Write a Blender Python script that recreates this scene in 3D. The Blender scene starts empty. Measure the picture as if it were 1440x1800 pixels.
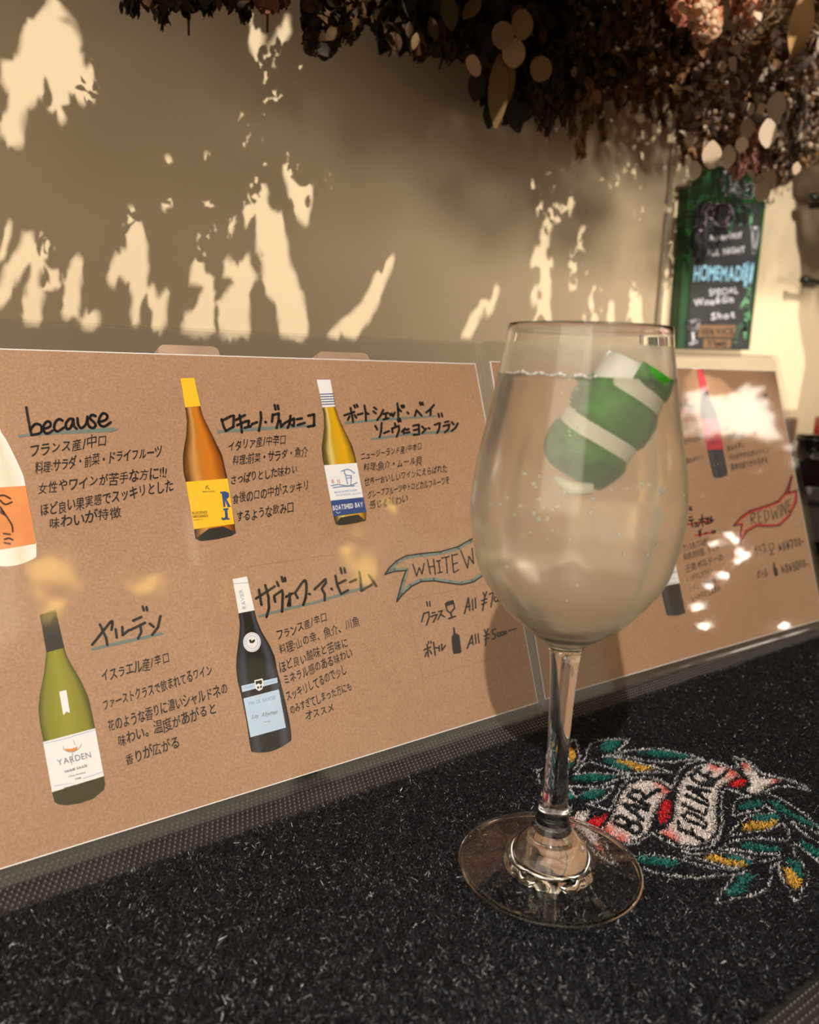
import bpy, bmesh, math, random
import numpy as np
from mathutils import Vector, Matrix

random.seed(7)
rng = np.random.default_rng(11)
SC = bpy.context.scene
COL = SC.collection

# ------------------------------------------------------------------ camera, world, lights, exposure
# frame: X runs along the bar, Y into the wall, Z up; z = 0 is the top of the bar mat's pile
F_PX, PITCH, ROLL, CAM_H, YAW = 1391.945, 0.191417, 0.034426, 0.196813, 0.628347
CAM = np.array([0.0, 0.0, CAM_H])
def to_bar(v):                                   # camera-aligned ground frame -> bar frame
    c, s = math.cos(YAW), math.sin(YAW)
    return np.array([v[0] * c + v[1] * s, -v[0] * s + v[1] * c, v[2]])
_f = np.array([0, math.cos(PITCH), -math.sin(PITCH)]); _u = np.array([0, math.sin(PITCH), math.cos(PITCH)]); _r = np.array([1.0, 0, 0])
FWD = to_bar(_f)
RGT = to_bar(math.cos(ROLL) * _r + math.sin(ROLL) * _u)
UPV = to_bar(-math.sin(ROLL) * _r + math.cos(ROLL) * _u)

cam_d = bpy.data.cameras.new('camera'); cam = bpy.data.objects.new('camera', cam_d); COL.objects.link(cam)
cam_d.sensor_fit = 'HORIZONTAL'; cam_d.sensor_width = 36; cam_d.lens = F_PX / 1440 * 36
cam.matrix_world = Matrix(((RGT[0], UPV[0], -FWD[0], CAM[0]), (RGT[1], UPV[1], -FWD[1], CAM[1]), (RGT[2], UPV[2], -FWD[2], CAM[2]), (0, 0, 0, 1)))
cam_d.clip_start = 0.01
cam_d.dof.use_dof = True; cam_d.dof.focus_distance = 0.36; cam_d.dof.aperture_fstop = 11.5
SC.camera = cam

SC.view_settings.view_transform = 'Standard'; SC.view_settings.look = 'None'
SC.view_settings.gamma = 1; SC.view_settings.use_curve_mapping = False
SC.view_settings.exposure = 0.10
SC.cycles.use_denoising = True
SC.cycles.max_bounces = 18; SC.cycles.transmission_bounces = 16; SC.cycles.glossy_bounces = 6
SC.cycles.transparent_max_bounces = 32; SC.cycles.diffuse_bounces = 4
SC.cycles.caustics_reflective = False; SC.cycles.caustics_refractive = True
SC.cycles.sample_clamp_indirect = 6; SC.cycles.blur_glossy = 0.6

W = bpy.data.worlds.new('world'); SC.world = W; W.use_nodes = True
W.node_tree.nodes['Background'].inputs[0].default_value = (1.0, 0.83, 0.62, 1)
W.node_tree.nodes['Background'].inputs[1].default_value = 0.62

def light(name, kind, loc, target, power, color, size=0.01, spot=None, blend=0.2):
    d = bpy.data.lights.new(name, kind); o = bpy.data.objects.new(name, d); COL.objects.link(o)
    o.location = loc; o.rotation_euler = (Vector(target) - Vector(loc)).to_track_quat('-Z', 'Y').to_euler()
    d.energy = power; d.color = color
    if kind == 'AREA': d.shape = 'SQUARE'; d.size = size
    else: d.shadow_soft_size = size
    if kind == 'SPOT': d.spot_size = math.radians(spot); d.spot_blend = blend
    return o
TABLE_LAMP = (-0.82, -0.77, 1.30)
WALL_LAMP = np.array([0.35, -1.20, 1.36])
light('table_spot', 'SPOT', TABLE_LAMP, (0.27, 0.24, 0.03), 150, (1.0, 0.95, 0.88), 0.012, 20.6, 0.12)
light('wall_spot', 'SPOT', tuple(WALL_LAMP), (0.60, 0.60, 0.36), 190, (1.0, 0.91, 0.76), 0.004, 46, 0.15)
light('overhead_fill', 'AREA', (-0.2, -0.75, 1.46), (0.35, 0.4, 0.1), 14, (1.0, 0.88, 0.72), 1.7)  # soft ambient fill added overhead, stands for no fixture
light('left_fill', 'AREA', (-1.35, -0.5, 0.75), (0.5, 0.5, 0.2), 11, (1.0, 0.86, 0.68), 1.4)  # unseen ambient fill added from the left
RIGHT_FILL = np.array([1.96, -0.50, 0.74])
light('right_glare_fill', 'AREA', tuple(RIGHT_FILL), (0.80, 0.45, 0.35), 8, (1.0, 0.90, 0.76), 0.55)  # added fill from the right; its mirror image makes the menu glare
light('garland_fill', 'SPOT', (1.25, -0.40, 0.27), (0.98, 0.50, 0.45), 38, (1.0, 0.87, 0.72), 0.05, 70, 1.0)  # unseen fill added to brighten the garland and the wall at right

# ------------------------------------------------------------------ picking helpers: photo pixel -> point on a real plane
def ray(x, y):
    v = RGT * (x - 720) + UPV * (900 - y) + FWD * F_PX
    return v / np.linalg.norm(v)
def hit(x, y, P, n):
    v = ray(x, y); return CAM + v * (((P - CAM) @ n) / (v @ n))
def project(P):
    v = np.asarray(P) - CAM; z = v @ FWD
    return np.stack([720 + F_PX * (v @ RGT) / z, 900 - F_PX * (v @ UPV) / z], -1)
def on_mat(x, y, z=0.0): return hit(x, y, np.array([0, 0, z]), np.array([0, 0, 1.0]))
WALL_Y = 0.60
def on_depth(x, y, o): return hit(x, y, np.array([0, o, 0.0]), np.array([0, 1.0, 0]))
class Plane:                                     # a menu card's plane: s along the bar, u up the card
    def __init__(self, O, yaw, tilt):
        self.O = np.array(O); self.d = np.array([math.cos(yaw), math.sin(yaw), 0]); nb = np.array([-math.sin(yaw), math.cos(yaw), 0])
        self.u = math.cos(tilt) * np.array([0, 0, 1]) + math.sin(tilt) * nb
        self.n = np.cross(self.d, self.u)        # towards the viewer
    def su(self, x, y):
        P = hit(x, y, self.O, self.n) - self.O; return P @ self.d, P @ self.u
    def at(self, s, u, off=0.0): return self.O + self.d * s + self.u * u + self.n * off
    def px(self, x, y, off=0.0): s, u = self.su(x, y); return self.at(s, u, off)
CARD = [Plane((0, 0.3013, 0.004), 0.0, 0.3542), Plane((0.3221, 0.3023, 0.004), -0.0250, 0.3296)]
class Upright(Plane):
    def __init__(self, o): self.O = np.array([0, o, 0.0]); self.d = np.array([1.0, 0, 0]); self.u = np.array([0, 0, 1.0]); self.n = np.array([0, -1.0, 0])
class Flat(Plane):
    def __init__(self, z): self.O = np.array([0, 0, z]); self.d = np.array([1.0, 0, 0]); self.u = np.array([0, 1.0, 0]); self.n = np.array([0, 0, 1.0])
def Z(ox, oy, sc, pts): return [(ox + x / sc, oy + y / sc) for x, y in pts]

# ------------------------------------------------------------------ object helpers
def tag(o, label=None, cat=None, group=None, kind=None):
    if label: o['label'] = label
    if cat: o['category'] = cat
    if group: o['group'] = group
    if kind: o['kind'] = kind
    return o
def empty(name, loc=(0, 0, 0), rotz=0, **k):
    o = bpy.data.objects.new(name, None); COL.objects.link(o); o.location = loc; o.rotation_euler[2] = rotz
    o.empty_display_size = 0.02
    return tag(o, **k)
def link(name, me, mat, parent=None, smooth=False, **k):
    o = bpy.data.objects.new(name, me); COL.objects.link(o)
    for m in (mat if isinstance(mat, (list, tuple)) else [mat]): me.materials.append(m)
    if smooth: me.polygons.foreach_set('use_smooth', [True] * len(me.polygons))
    return tag(o, **k)
def child(name, me, mat, parent, smooth=False, **k):          # vertices given in world coordinates
    o = link(name, me, mat, None, smooth, **k); o.parent = parent
    m = parent.matrix_basis.copy(); q = parent.parent
    while q is not None: m = q.matrix_basis @ q_inv(parent) @ m; parent = q; q = q.parent
    o.matrix_parent_inverse = m.inverted()
    return o
def q_inv(o): return o.matrix_parent_inverse
def mesh(name, verts, faces, uvs=None):
    me = bpy.data.meshes.new(name); me.from_pydata([tuple(map(float, v)) for v in verts], [], faces)
    if uvs is not None:
        L = me.uv_layers.new(name='UVMap')
        li = np.empty(len(me.loops), np.int32); me.loops.foreach_get('vertex_index', li)
        L.data.foreach_set('uv', np.asarray(uvs, np.float32)[li].ravel())
    me.update(); return me
def mesh_np(name, V, Q, col=None):                            # fast quads
    me = bpy.data.meshes.new(name); nq, k = Q.shape
    me.vertices.add(len(V)); me.vertices.foreach_set('co', np.asarray(V, np.float32).ravel())
    me.loops.add(nq * k); me.loops.foreach_set('vertex_index', Q.astype(np.int32).ravel())
    me.polygons.add(nq); me.polygons.foreach_set('loop_start', np.arange(0, nq * k, k, dtype=np.int32)); me.polygons.foreach_set('loop_total', np.full(nq, k, np.int32))
    if col is not None:
        a = me.color_attributes.new('Dye', 'FLOAT_COLOR', 'POINT'); a.data.foreach_set('color', np.c_[col, np.ones(len(V))].astype(np.float32).ravel())
    me.update(calc_edges=True); return me
def box(lo, hi, bevel=0.0, seg=2):
    bm = bmesh.new(); bmesh.ops.create_cube(bm, size=1)
    for v in bm.verts: v.co = Vector([(lo[i] + hi[i]) / 2 + v.co[i] * (hi[i] - lo[i]) for i in range(3)])
    if bevel: bmesh.ops.bevel(bm, geom=bm.edges[:], offset=bevel, segments=seg, affect='EDGES', profile=0.5)
    me = bpy.data.meshes.new('box'); bm.to_mesh(me); bm.free(); return me
def lathe(profile, center, seg=96, axis=None):
    V, Fc = [], []
    rings = []
    for r, z in profile:
        if r < 1e-6: rings.append([len(V)]); V.append((0, 0, z))
        else:
            rings.append(list(range(len(V), len(V) + seg)))
            V += [(r * math.cos(2 * math.pi * i / seg), r * math.sin(2 * math.pi * i / seg), z) for i in range(seg)]
    for a, b in zip(rings, rings[1:]):
        for i in range(seg):
            j = (i + 1) % seg
            if len(a) == 1 and len(b) == 1: continue
            if len(a) == 1: Fc.append((a[0], b[j], b[i]))
            elif len(b) == 1: Fc.append((a[i], a[j], b[0]))
            else: Fc.append((a[i], a[j], b[j], b[i]))
    return mesh('lathe', [(x + center[0], y + center[1], z + center[2]) for x, y, z in V], Fc)
def tube(pts, rad, seg=8, caps=True):
    pts = [np.array(p, float) for p in pts]; n = len(pts)
    rads = rad if isinstance(rad, (list, tuple, np.ndarray)) else [rad] * n
    V, Fc = [], []; prev = None
    for i, p in enumerate(pts):
        t = pts[min(i + 1, n - 1)] - pts[max(i - 1, 0)]; t = t / (np.linalg.norm(t) + 1e-12)
        a = np.array([0, 0, 1.0]) if prev is None else prev
        if abs(a @ t) > .95: a = np.array([1.0, 0, 0])
        a = a - t * (a @ t); a /= np.linalg.norm(a); b = np.cross(t, a); prev = a
        V += [p + rads[i] * (math.cos(2 * math.pi * k / seg) * a + math.sin(2 * math.pi * k / seg) * b) for k in range(seg)]
    for i in range(n - 1):
        for k in range(seg):
            j = (k + 1) % seg; Fc.append((i * seg + k, i * seg + j, (i + 1) * seg + j, (i + 1) * seg + k))
    if caps: Fc.append(tuple(range(seg - 1, -1, -1))); Fc.append(tuple((n - 1) * seg + k for k in range(seg)))
    return mesh('tube', V, Fc)
def join(*mes):
    bm = bmesh.new()
    for m in mes: bm.from_mesh(m)
    me = bpy.data.meshes.new('joined'); bm.to_mesh(me); bm.free(); return me
def plate(plane, px, off0, off1, su=False):                   # closed flat outline with thickness
    P = px if su else [plane.su(x, y) for x, y in px]
    n = len(P); V = [plane.at(s, u, off1) for s, u in P] + [plane.at(s, u, off0) for s, u in P]
    area = sum(P[i][0] * P[(i + 1) % n][1] - P[(i + 1) % n][0] * P[i][1] for i in range(n))
    idx = list(range(n)) if area > 0 else list(range(n))[::-1]
    bm = bmesh.new(); vs = [bm.verts.new(v) for v in V]
    bm.faces.new([vs[i] for i in idx]); bm.faces.new([vs[n + i] for i in idx[::-1]])
    for k in range(n):
        a, b = idx[k], idx[(k + 1) % n]; bm.faces.new([vs[a], vs[n + a], vs[n + b], vs[b]])
    bmesh.ops.triangulate(bm, faces=[f for f in bm.faces if len(f.verts) > 4])
    me = bpy.data.meshes.new('plate'); bm.to_mesh(me); bm.free(); return me
def rounded(s0, u0, s1, u1, r, n=6):
    out = []
    for cx, cy, a0 in ((s1 - r, u1 - r, 0), (s0 + r, u1 - r, 90), (s0 + r, u0 + r, 180), (s1 - r, u0 + r, 270)):
        out += [(cx + r * math.cos(math.radians(a0 + 90 * k / n)), cy + r * math.sin(math.radians(a0 + 90 * k / n))) for k in range(n + 1)]
    return out

# ------------------------------------------------------------------ materials
def lin(c):
    f = lambda x: x / 12.92 if x <= 0.04045 else ((x + 0.055) / 1.055) ** 2.4
    return tuple(f(x / 255) for x in c) + (1,)
class NT:
    def __init__(self, name):
        self.m = bpy.data.materials.new(name); self.m.use_nodes = True; self.t = self.m.node_tree; self.t.nodes.clear()
        self.out = self.n('ShaderNodeOutputMaterial')
    def n(self, typ, **k):
        x = self.t.nodes.new(typ)
        for a, b in k.items(): setattr(x, a, b)
        return x
    def l(self, a, b): self.t.links.new(a, b)
    def done(self, sh): self.l(sh, self.out.inputs[0]); return self.m
def setin(node, **k):
    for a, b in k.items(): node.inputs[a.replace('_', ' ')].default_value = b
def plain(name, rgb, rough=0.6, noise=0.0, scale=40, bump=0.0, metallic=0, spec=0.5, bscale=None, coords='Object', col2=None):
    g = NT(name); p = g.n('ShaderNodeBsdfPrincipled'); c = rgb if len(rgb) == 4 else tuple(rgb) + (1,)
    setin(p, Base_Color=c, Roughness=rough, Metallic=metallic); p.inputs['Specular IOR Level'].default_value = spec
    if noise or bump:
        tc = g.n('ShaderNodeTexCoord')
    if noise:
        nz = g.n('ShaderNodeTexNoise'); setin(nz, Scale=scale, Detail=6.0); g.l(tc.outputs[coords], nz.inputs['Vector'])
        rp = g.n('ShaderNodeValToRGB'); k = noise
        rp.color_ramp.elements[0].position = .3; rp.color_ramp.elements[1].position = .7
        rp.color_ramp.elements[0].color = col2 if col2 else tuple(max(0, x * (1 - k)) for x in c[:3]) + (1,)
        rp.color_ramp.elements[1].color = tuple(min(1, x * (1 + k)) for x in c[:3]) + (1,)
        g.l(nz.outputs['Fac'], rp.inputs[0]); g.l(rp.outputs[0], p.inputs['Base Color'])
    if bump:
        n2 = g.n('ShaderNodeTexNoise'); setin(n2, Scale=bscale or scale, Detail=4.0); g.l(tc.outputs[coords], n2.inputs['Vector'])
        b = g.n('ShaderNodeBump'); setin(b, Strength=bump, Distance=0.001); g.l(n2.outputs['Fac'], b.inputs['Height']); g.l(b.outputs[0], p.inputs['Normal'])
    return g.done(p.outputs[0])
def dyed(name, rough=0.5, spec=0.5, transl=0.0):
    g = NT(name); p = g.n('ShaderNodeBsdfPrincipled'); a = g.n('ShaderNodeVertexColor', layer_name='Dye')
    g.l(a.outputs[0], p.inputs['Base Color']); setin(p, Roughness=rough); p.inputs['Specular IOR Level'].default_value = spec
    if transl:
        t = g.n('ShaderNodeBsdfTranslucent'); g.l(a.outputs[0], t.inputs[0]); mx = g.n('ShaderNodeMixShader'); mx.inputs[0].default_value = transl
        g.l(p.outputs[0], mx.inputs[1]); g.l(t.outputs[0], mx.inputs[2]); return g.done(mx.outputs[0])
    return g.done(p.outputs[0])
def ramp_uv(name, stops, axis='X', rough=0.35, noise=0.0):
    g = NT(name); p = g.n('ShaderNodeBsdfPrincipled'); setin(p, Roughness=rough)
    uv = g.n('ShaderNodeUVMap'); sx = g.n('ShaderNodeSeparateXYZ'); g.l(uv.outputs[0], sx.inputs[0])
    rp = g.n('ShaderNodeValToRGB'); e = rp.color_ramp.elements
    while len(e) < len(stops): e.new(.5)
    for el, (pos, c) in zip(e, stops): el.position = pos; el.color = lin(c)
    v = sx.outputs[axis]
    if noise:
        nz = g.n('ShaderNodeTexNoise'); setin(nz, Scale=6.0, Detail=4.0); g.l(uv.outputs[0], nz.inputs['Vector'])
        ad = g.n('ShaderNodeMath', operation='MULTIPLY_ADD'); g.l(nz.outputs['Fac'], ad.inputs[0]); ad.inputs[1].default_value = noise; g.l(v, ad.inputs[2])
        a2 = g.n('ShaderNodeMath', operation='SUBTRACT'); g.l(ad.outputs[0], a2.inputs[0]); a2.inputs[1].default_value = noise / 2; v = a2.outputs[0]
    g.l(v, rp.inputs[0]); g.l(rp.outputs[0], p.inputs['Base Color'])
    return g.done(p.outputs[0])
def acrylic(name, haze=0.0, wave=0.0, gloss_rough=0.03, tint=0.97, base_f=.04):
    g = NT(name); tr = g.n('ShaderNodeBsdfTransparent'); tr.inputs[0].default_value = (tint, tint, tint, 1)
    gl = g.n('ShaderNodeBsdfAnisotropic' if False else 'ShaderNodeBsdfGlossy'); setin(gl, Roughness=gloss_rough)
    lw = g.n('ShaderNodeLayerWeight'); lw.inputs['Blend'].default_value = 0.5
    pw = g.n('ShaderNodeMath', operation='POWER'); g.l(lw.outputs['Facing'], pw.inputs[0]); pw.inputs[1].default_value = 5
    ma = g.n('ShaderNodeMath', operation='MULTIPLY_ADD'); g.l(pw.outputs[0], ma.inputs[0]); ma.inputs[1].default_value = 0.8; ma.inputs[2].default_value = base_f
    if wave:
        tc = g.n('ShaderNodeTexCoord'); nz = g.n('ShaderNodeTexNoise'); setin(nz, Scale=22.0, Detail=1.5); g.l(tc.outputs['Object'], nz.inputs['Vector'])
        b = g.n('ShaderNodeBump'); setin(b, Strength=wave, Distance=0.003); g.l(nz.outputs['Fac'], b.inputs['Height']); g.l(b.outputs[0], gl.inputs['Normal'])
    base = tr.outputs[0]
    if haze:
        df = g.n('ShaderNodeBsdfDiffuse'); df.inputs[0].default_value = (.85, .83, .8, 1); tl = g.n('ShaderNodeBsdfTranslucent'); tl.inputs[0].default_value = (.85, .83, .8, 1)
        ad = g.n('ShaderNodeMixShader'); g.l(df.outputs[0], ad.inputs[1]); g.l(tl.outputs[0], ad.inputs[2]); ad.inputs[0].default_value = .5
        m0 = g.n('ShaderNodeMixShader'); m0.inputs[0].default_value = haze; g.l(tr.outputs[0], m0.inputs[1]); g.l(ad.outputs[0], m0.inputs[2]); base = m0.outputs[0]
    mx = g.n('ShaderNodeMixShader'); g.l(ma.outputs[0], mx.inputs[0]); g.l(base, mx.inputs[1]); g.l(gl.outputs[0], mx.inputs[2])
    return g.done(mx.outputs[0])
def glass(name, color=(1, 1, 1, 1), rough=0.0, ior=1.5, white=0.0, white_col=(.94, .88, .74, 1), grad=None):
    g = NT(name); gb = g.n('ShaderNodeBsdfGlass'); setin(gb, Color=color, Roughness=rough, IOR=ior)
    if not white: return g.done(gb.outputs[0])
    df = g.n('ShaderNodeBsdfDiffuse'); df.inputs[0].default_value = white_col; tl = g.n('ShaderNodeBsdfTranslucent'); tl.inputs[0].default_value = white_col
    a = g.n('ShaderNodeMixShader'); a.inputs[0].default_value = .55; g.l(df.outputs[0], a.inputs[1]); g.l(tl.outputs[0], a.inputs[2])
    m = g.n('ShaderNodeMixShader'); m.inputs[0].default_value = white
    if grad:                                                   # whitened towards the bowl's bottom, painting in light the wine gathers there
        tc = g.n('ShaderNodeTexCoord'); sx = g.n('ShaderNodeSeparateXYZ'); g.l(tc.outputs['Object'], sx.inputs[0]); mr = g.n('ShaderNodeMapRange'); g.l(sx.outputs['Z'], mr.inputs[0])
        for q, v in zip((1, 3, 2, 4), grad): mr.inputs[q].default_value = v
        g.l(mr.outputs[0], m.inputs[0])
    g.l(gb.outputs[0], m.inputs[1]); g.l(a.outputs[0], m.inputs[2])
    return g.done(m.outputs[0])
def emit(name, color, strength):
    g = NT(name); e = g.n('ShaderNodeEmission'); e.inputs[0].default_value = tuple(color) + (1,); e.inputs[1].default_value = strength
    return g.done(e.outputs[0])

M = {}
M['wall'] = plain('cream_plaster', (.72, .585, .40), .75, .04, 5, .15, bscale=90)
M['seam'] = plain('painted_trim', (.66, .58, .46), .6)
M['floor'] = plain('dark_floor', (.10, .07, .05), .5, .3, 8)
M['ceiling'] = plain('ceiling_paint', (.35, .30, .24), .8, .1, 4)
M['counter'] = plain('dark_stained_wood', (.05, .032, .02), .35, .5, 14)
M['rubber'] = plain('brown_black_rubber', (.032, .027, .023), .42, .2, 60)
M['pile'] = dyed('black_pile', .42, .4)
M['dyed'] = dyed('dyed_pile', .55, .35)
M['clear'] = glass('clear_glass')
M['thin_glass'] = acrylic('thin_clear_glass', gloss_rough=0.0, tint=.985, base_f=.08)
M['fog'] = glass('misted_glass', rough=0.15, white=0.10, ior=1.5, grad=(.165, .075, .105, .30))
M['wine'] = glass('pale_wine', color=(1.0, .985, .92, 1), ior=1.333)
M['bubble'] = plain('bubble_sheen', (.97, .95, .92), .15)
M['acrylic_front'] = acrylic('clear_acrylic', wave=.06, gloss_rough=.05)
M['acrylic_left'] = acrylic('clear_acrylic_matt', wave=.35, gloss_rough=.08, base_f=.03)
M['acrylic_back'] = acrylic('cloudy_acrylic', haze=.03)
M['wood'] = plain('pale_pink_wood', lin((205, 168, 140)), .5, .2, 60)
M['ink'] = plain('black_marker', (.012, .010, .010), .5)
M['teal_marker'] = plain('grey_teal_marker', lin((112, 122, 112)), .6)
M['red_marker'] = plain('red_marker', lin((185, 40, 40)), .6)
M['foil'] = plain('print_white', lin((238, 234, 232)), .5)
M['metal_black'] = plain('black_iron', (.012, .012, .012), .4)

# kraft print with a thin unprinted white edge
g = NT('kraft_print'); p = g.n('ShaderNodeBsdfPrincipled'); setin(p, Roughness=.7)
tc = g.n('ShaderNodeTexCoord'); nz = g.n('ShaderNodeTexNoise'); setin(nz, Scale=900.0, Detail=3.0); g.l(tc.outputs['Object'], nz.inputs['Vector'])
n2 = g.n('ShaderNodeTexNoise'); setin(n2, Scale=8.0, Detail=4.0); g.l(tc.outputs['Object'], n2.inputs['Vector'])
md = g.n('ShaderNodeMath', operation='MULTIPLY_ADD'); g.l(n2.outputs['Fac'], md.inputs[0]); md.inputs[1].default_value = .5; g.l(nz.outputs['Fac'], md.inputs[2])
rp = g.n('ShaderNodeValToRGB'); rp.color_ramp.elements[0].position = .5; rp.color_ramp.elements[1].position = 1.0
rp.color_ramp.elements[0].color = lin((158, 119, 88)); rp.color_ramp.elements[1].color = lin((184, 144, 111))
g.l(md.outputs[0], rp.inputs[0]); g.l(rp.outputs[0], p.inputs['Base Color']); M['kraft'] = g.done(p.outputs[0])
M['paper_edge'] = plain('white_paper_edge', (.85, .82, .78), .6)

# ------------------------------------------------------------------ setting
def struct(name, me, mat): return link(name, me, mat, kind='structure')
struct('wall_back', box((-2.2, WALL_Y, -1.0), (3.2, WALL_Y + .12, 1.5)), M['wall'])
struct('floor', box((-2.2, -2.6, -1.06), (3.2, WALL_Y, -1.0)), M['floor'])
struct('ceiling', box((-2.2, -2.6, 1.5), (3.2, WALL_Y + .12, 1.56)), M['ceiling'])
struct('wall_right', box((3.2, -2.6, -1.0), (3.32, WALL_Y + .12, 1.5)), M['wall'])
a = on_depth(1171, 400, WALL_Y); sx0 = a[0]
struct('trim_1', join(box((sx0 - .0045, WALL_Y - .004, -.006), (sx0 - .0015, WALL_Y, 1.5), .001), box((sx0 + .0015, WALL_Y - .003, -.006), (sx0 + .004, WALL_Y, 1.5), .001)), M['seam'])
ct = empty('bar_counter', (0.5, .25, -1.0), label='long dark wooden bar counter under the black bar mat, along the cream wall', cat='bar counter')
child('counter_top', box((-1.6, -.02, -.046), (2.6, WALL_Y - .003, -.006), .004), M['counter'], ct)
child('front_panel', box((-1.55, .10, -1.0), (2.55, .14, -.046)), M['counter'], ct)

# ------------------------------------------------------------------ bar mat
PILE0, PILE1 = 0.106, 0.283
mat = empty('bar_mat', (.4, .195, -.006), label='black pile bar mat printed with a ribbon and leaf wreath, lying along the counter', cat='bar mat')
child('backing', box((-.75, .076, -.006), (1.35, .3135, -.0036), .0008), M['rubber'], mat)
def nubs(y0, y1, rows):
    pitch = .0023; xs = np.arange(-.7, 1.3, pitch); ys = np.linspace(y0, y1, rows)
    V, Q = [], []
    X, Y = np.meshgrid(xs, ys); X = X + (np.arange(rows) % 2)[:, None] * pitch / 2; c = np.stack([X.ravel(), Y.ravel()], 1); n = len(c)
    prof = [(.0009, -.0037), (.0007, -.0030), (.0003, -.0027)]
    P = []
    for r, z in prof:
        for k in range(6): P.append((r * math.cos(k * math.pi / 3), r * .8 * math.sin(k * math.pi / 3), z))
    P = np.array(P); Vv = np.zeros((n, 18, 3)); Vv[:] = P; Vv[:, :, :2] += c[:, None, :]
    f = []
    for b in (0, 6):
        for k in range(6): j = (k + 1) % 6; f.append((b + k, b + j, b + 6 + j, b + 6 + k))
    f.append((12, 13, 14, 15)); f.append((12, 15, 16, 17))
    f = np.array(f); Qq = (np.arange(n)[:, None, None] * 18 + f).reshape(-1, 4)
    return mesh_np('nubs', Vv.reshape(-1, 3), Qq)
child('studded_border', nubs(.2855, .312, 11), M['rubber'], mat, label='studded rubber border behind the pile, at the foot of the menus')
child('studded_border', nubs(.078, .1035, 11), M['rubber'], mat, label='studded rubber border along the front edge of the mat')

# emblem, traced on the mat
E1 = lambda p: Z(940, 1280, 5.76, p)
E2 = lambda p: Z(1180, 1300, 5.538, p)
E3 = lambda p: Z(1000, 1420, 6.545, p)
E4 = lambda p: Z(1200, 1440, 6.0, p)
TEAL, GOLD, RED = (.004, .10, .082), (.50, .27, .035), (.52, .008, .010)
LEAF = [(GOLD, E1([(310, 190), (360, 180), (410, 230), (410, 290), (370, 330), (320, 290)])), (TEAL, E1([(318, 290), (370, 330), (350, 390), (315, 385)])),
 (TEAL, E1([(680, 210), (700, 130), (860, 105), (860, 150), (760, 215)])),
 (TEAL, E1([(1060, 235), (1200, 205), (1440, 235)]) + E2([(170, 145), (100, 165), (0, 145)]) + E1([(1440, 275), (1250, 262)])),
 (TEAL, E1([(690, 310), (780, 300), (900, 355), (1000, 410), (850, 390)])), (GOLD, E1([(800, 310), (900, 315), (1040, 350), (1190, 400), (1040, 412), (930, 365)])),
 (TEAL, E1([(390, 490), (500, 455), (700, 462), (820, 475), (700, 503), (500, 515), (400, 510)])),
 (TEAL, E1([(460, 690), (520, 640), (620, 610), (725, 620), (640, 675), (540, 695)])), (TEAL, E1([(310, 620), (370, 660), (390, 690), (320, 690)])),
 (TEAL, E2([(660, 640), (740, 600), (860, 575), (890, 610), (800, 645), (690, 665)])),
 (TEAL, E2([(790, 740), (900, 710), (1050, 715), (1060, 770), (900, 785)])), (GOLD, E2([(700, 840), (760, 800), (900, 790), (1040, 775), (980, 830), (850, 850), (720, 862)])),
 (TEAL, E2([(960, 580), (1060, 610), (1160, 700), (1300, 770), (1420, 835), (1250, 775), (1090, 705)])),
 (TEAL, E4([(590, 250), (750, 245), (1000, 285), (1010, 315), (850, 315), (650, 275)])),
 (GOLD, E4([(230, 375), (330, 358), (480, 408), (660, 445), (695, 472), (560, 468), (400, 435)])), (TEAL, E4([(420, 365), (560, 380), (700, 415), (720, 465), (600, 430)])),
 (TEAL, E3([(770, 580), (900, 550), (1100, 565), (1290, 620), (1150, 650), (950, 620)])),
 (TEAL, E4([(475, 775), (560, 660), (640, 575), (745, 565), (690, 660), (625, 745), (520, 785)])),
 (TEAL, E4([(1105, 405), (1200, 420), (1265, 550), (1240, 610), (1150, 500)])), (GOLD, E4([(1085, 485), (1130, 505), (1240, 610), (1240, 665), (1190, 708), (1130, 640), (1100, 560)])),
 (TEAL, E4([(1260, 205), (1340, 255), (1460, 345), (1460, 400), (1330, 315)]))]
LINES = [E1(q) for q in ([(325, 155), (385, 100), (420, 105), (440, 200), (460, 265), (440, 340), (395, 395)],
 [(440, 340), (500, 310), (530, 250), (530, 200), (570, 145), (650, 110), (800, 95), (960, 95), (880, 180), (800, 240), (690, 275)],
 [(1440, 325), (1280, 325), (1100, 305), (960, 275), (780, 265), (690, 275), (850, 225), (1000, 205), (1150, 195), (1440, 215)],
 [(420, 440), (480, 360), (550, 325), (650, 345), (780, 385), (900, 430), (1050, 435), (1250, 425), (1395, 430), (1250, 385), (1100, 345), (900, 290), (780, 270)],
 [(400, 450), (500, 435), (650, 435), (780, 450), (920, 450), (980, 465), (850, 490), (740, 545), (600, 575), (400, 570), (345, 580), (380, 630), (420, 680), (480, 640), (600, 600), (740, 580), (805, 575), (760, 650), (680, 710), (580, 745)],
 [(310, 770), (370, 790), (350, 850), (325, 890)], [(60, 400), (25, 410), (45, 470), (55, 540)],
 [(530, 745), (680, 785), (760, 815), (800, 740), (840, 650), (880, 570), (940, 510), (1020, 480), (1150, 475), (1260, 505), (1340, 550), (1400, 590), (1440, 470)])]
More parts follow.
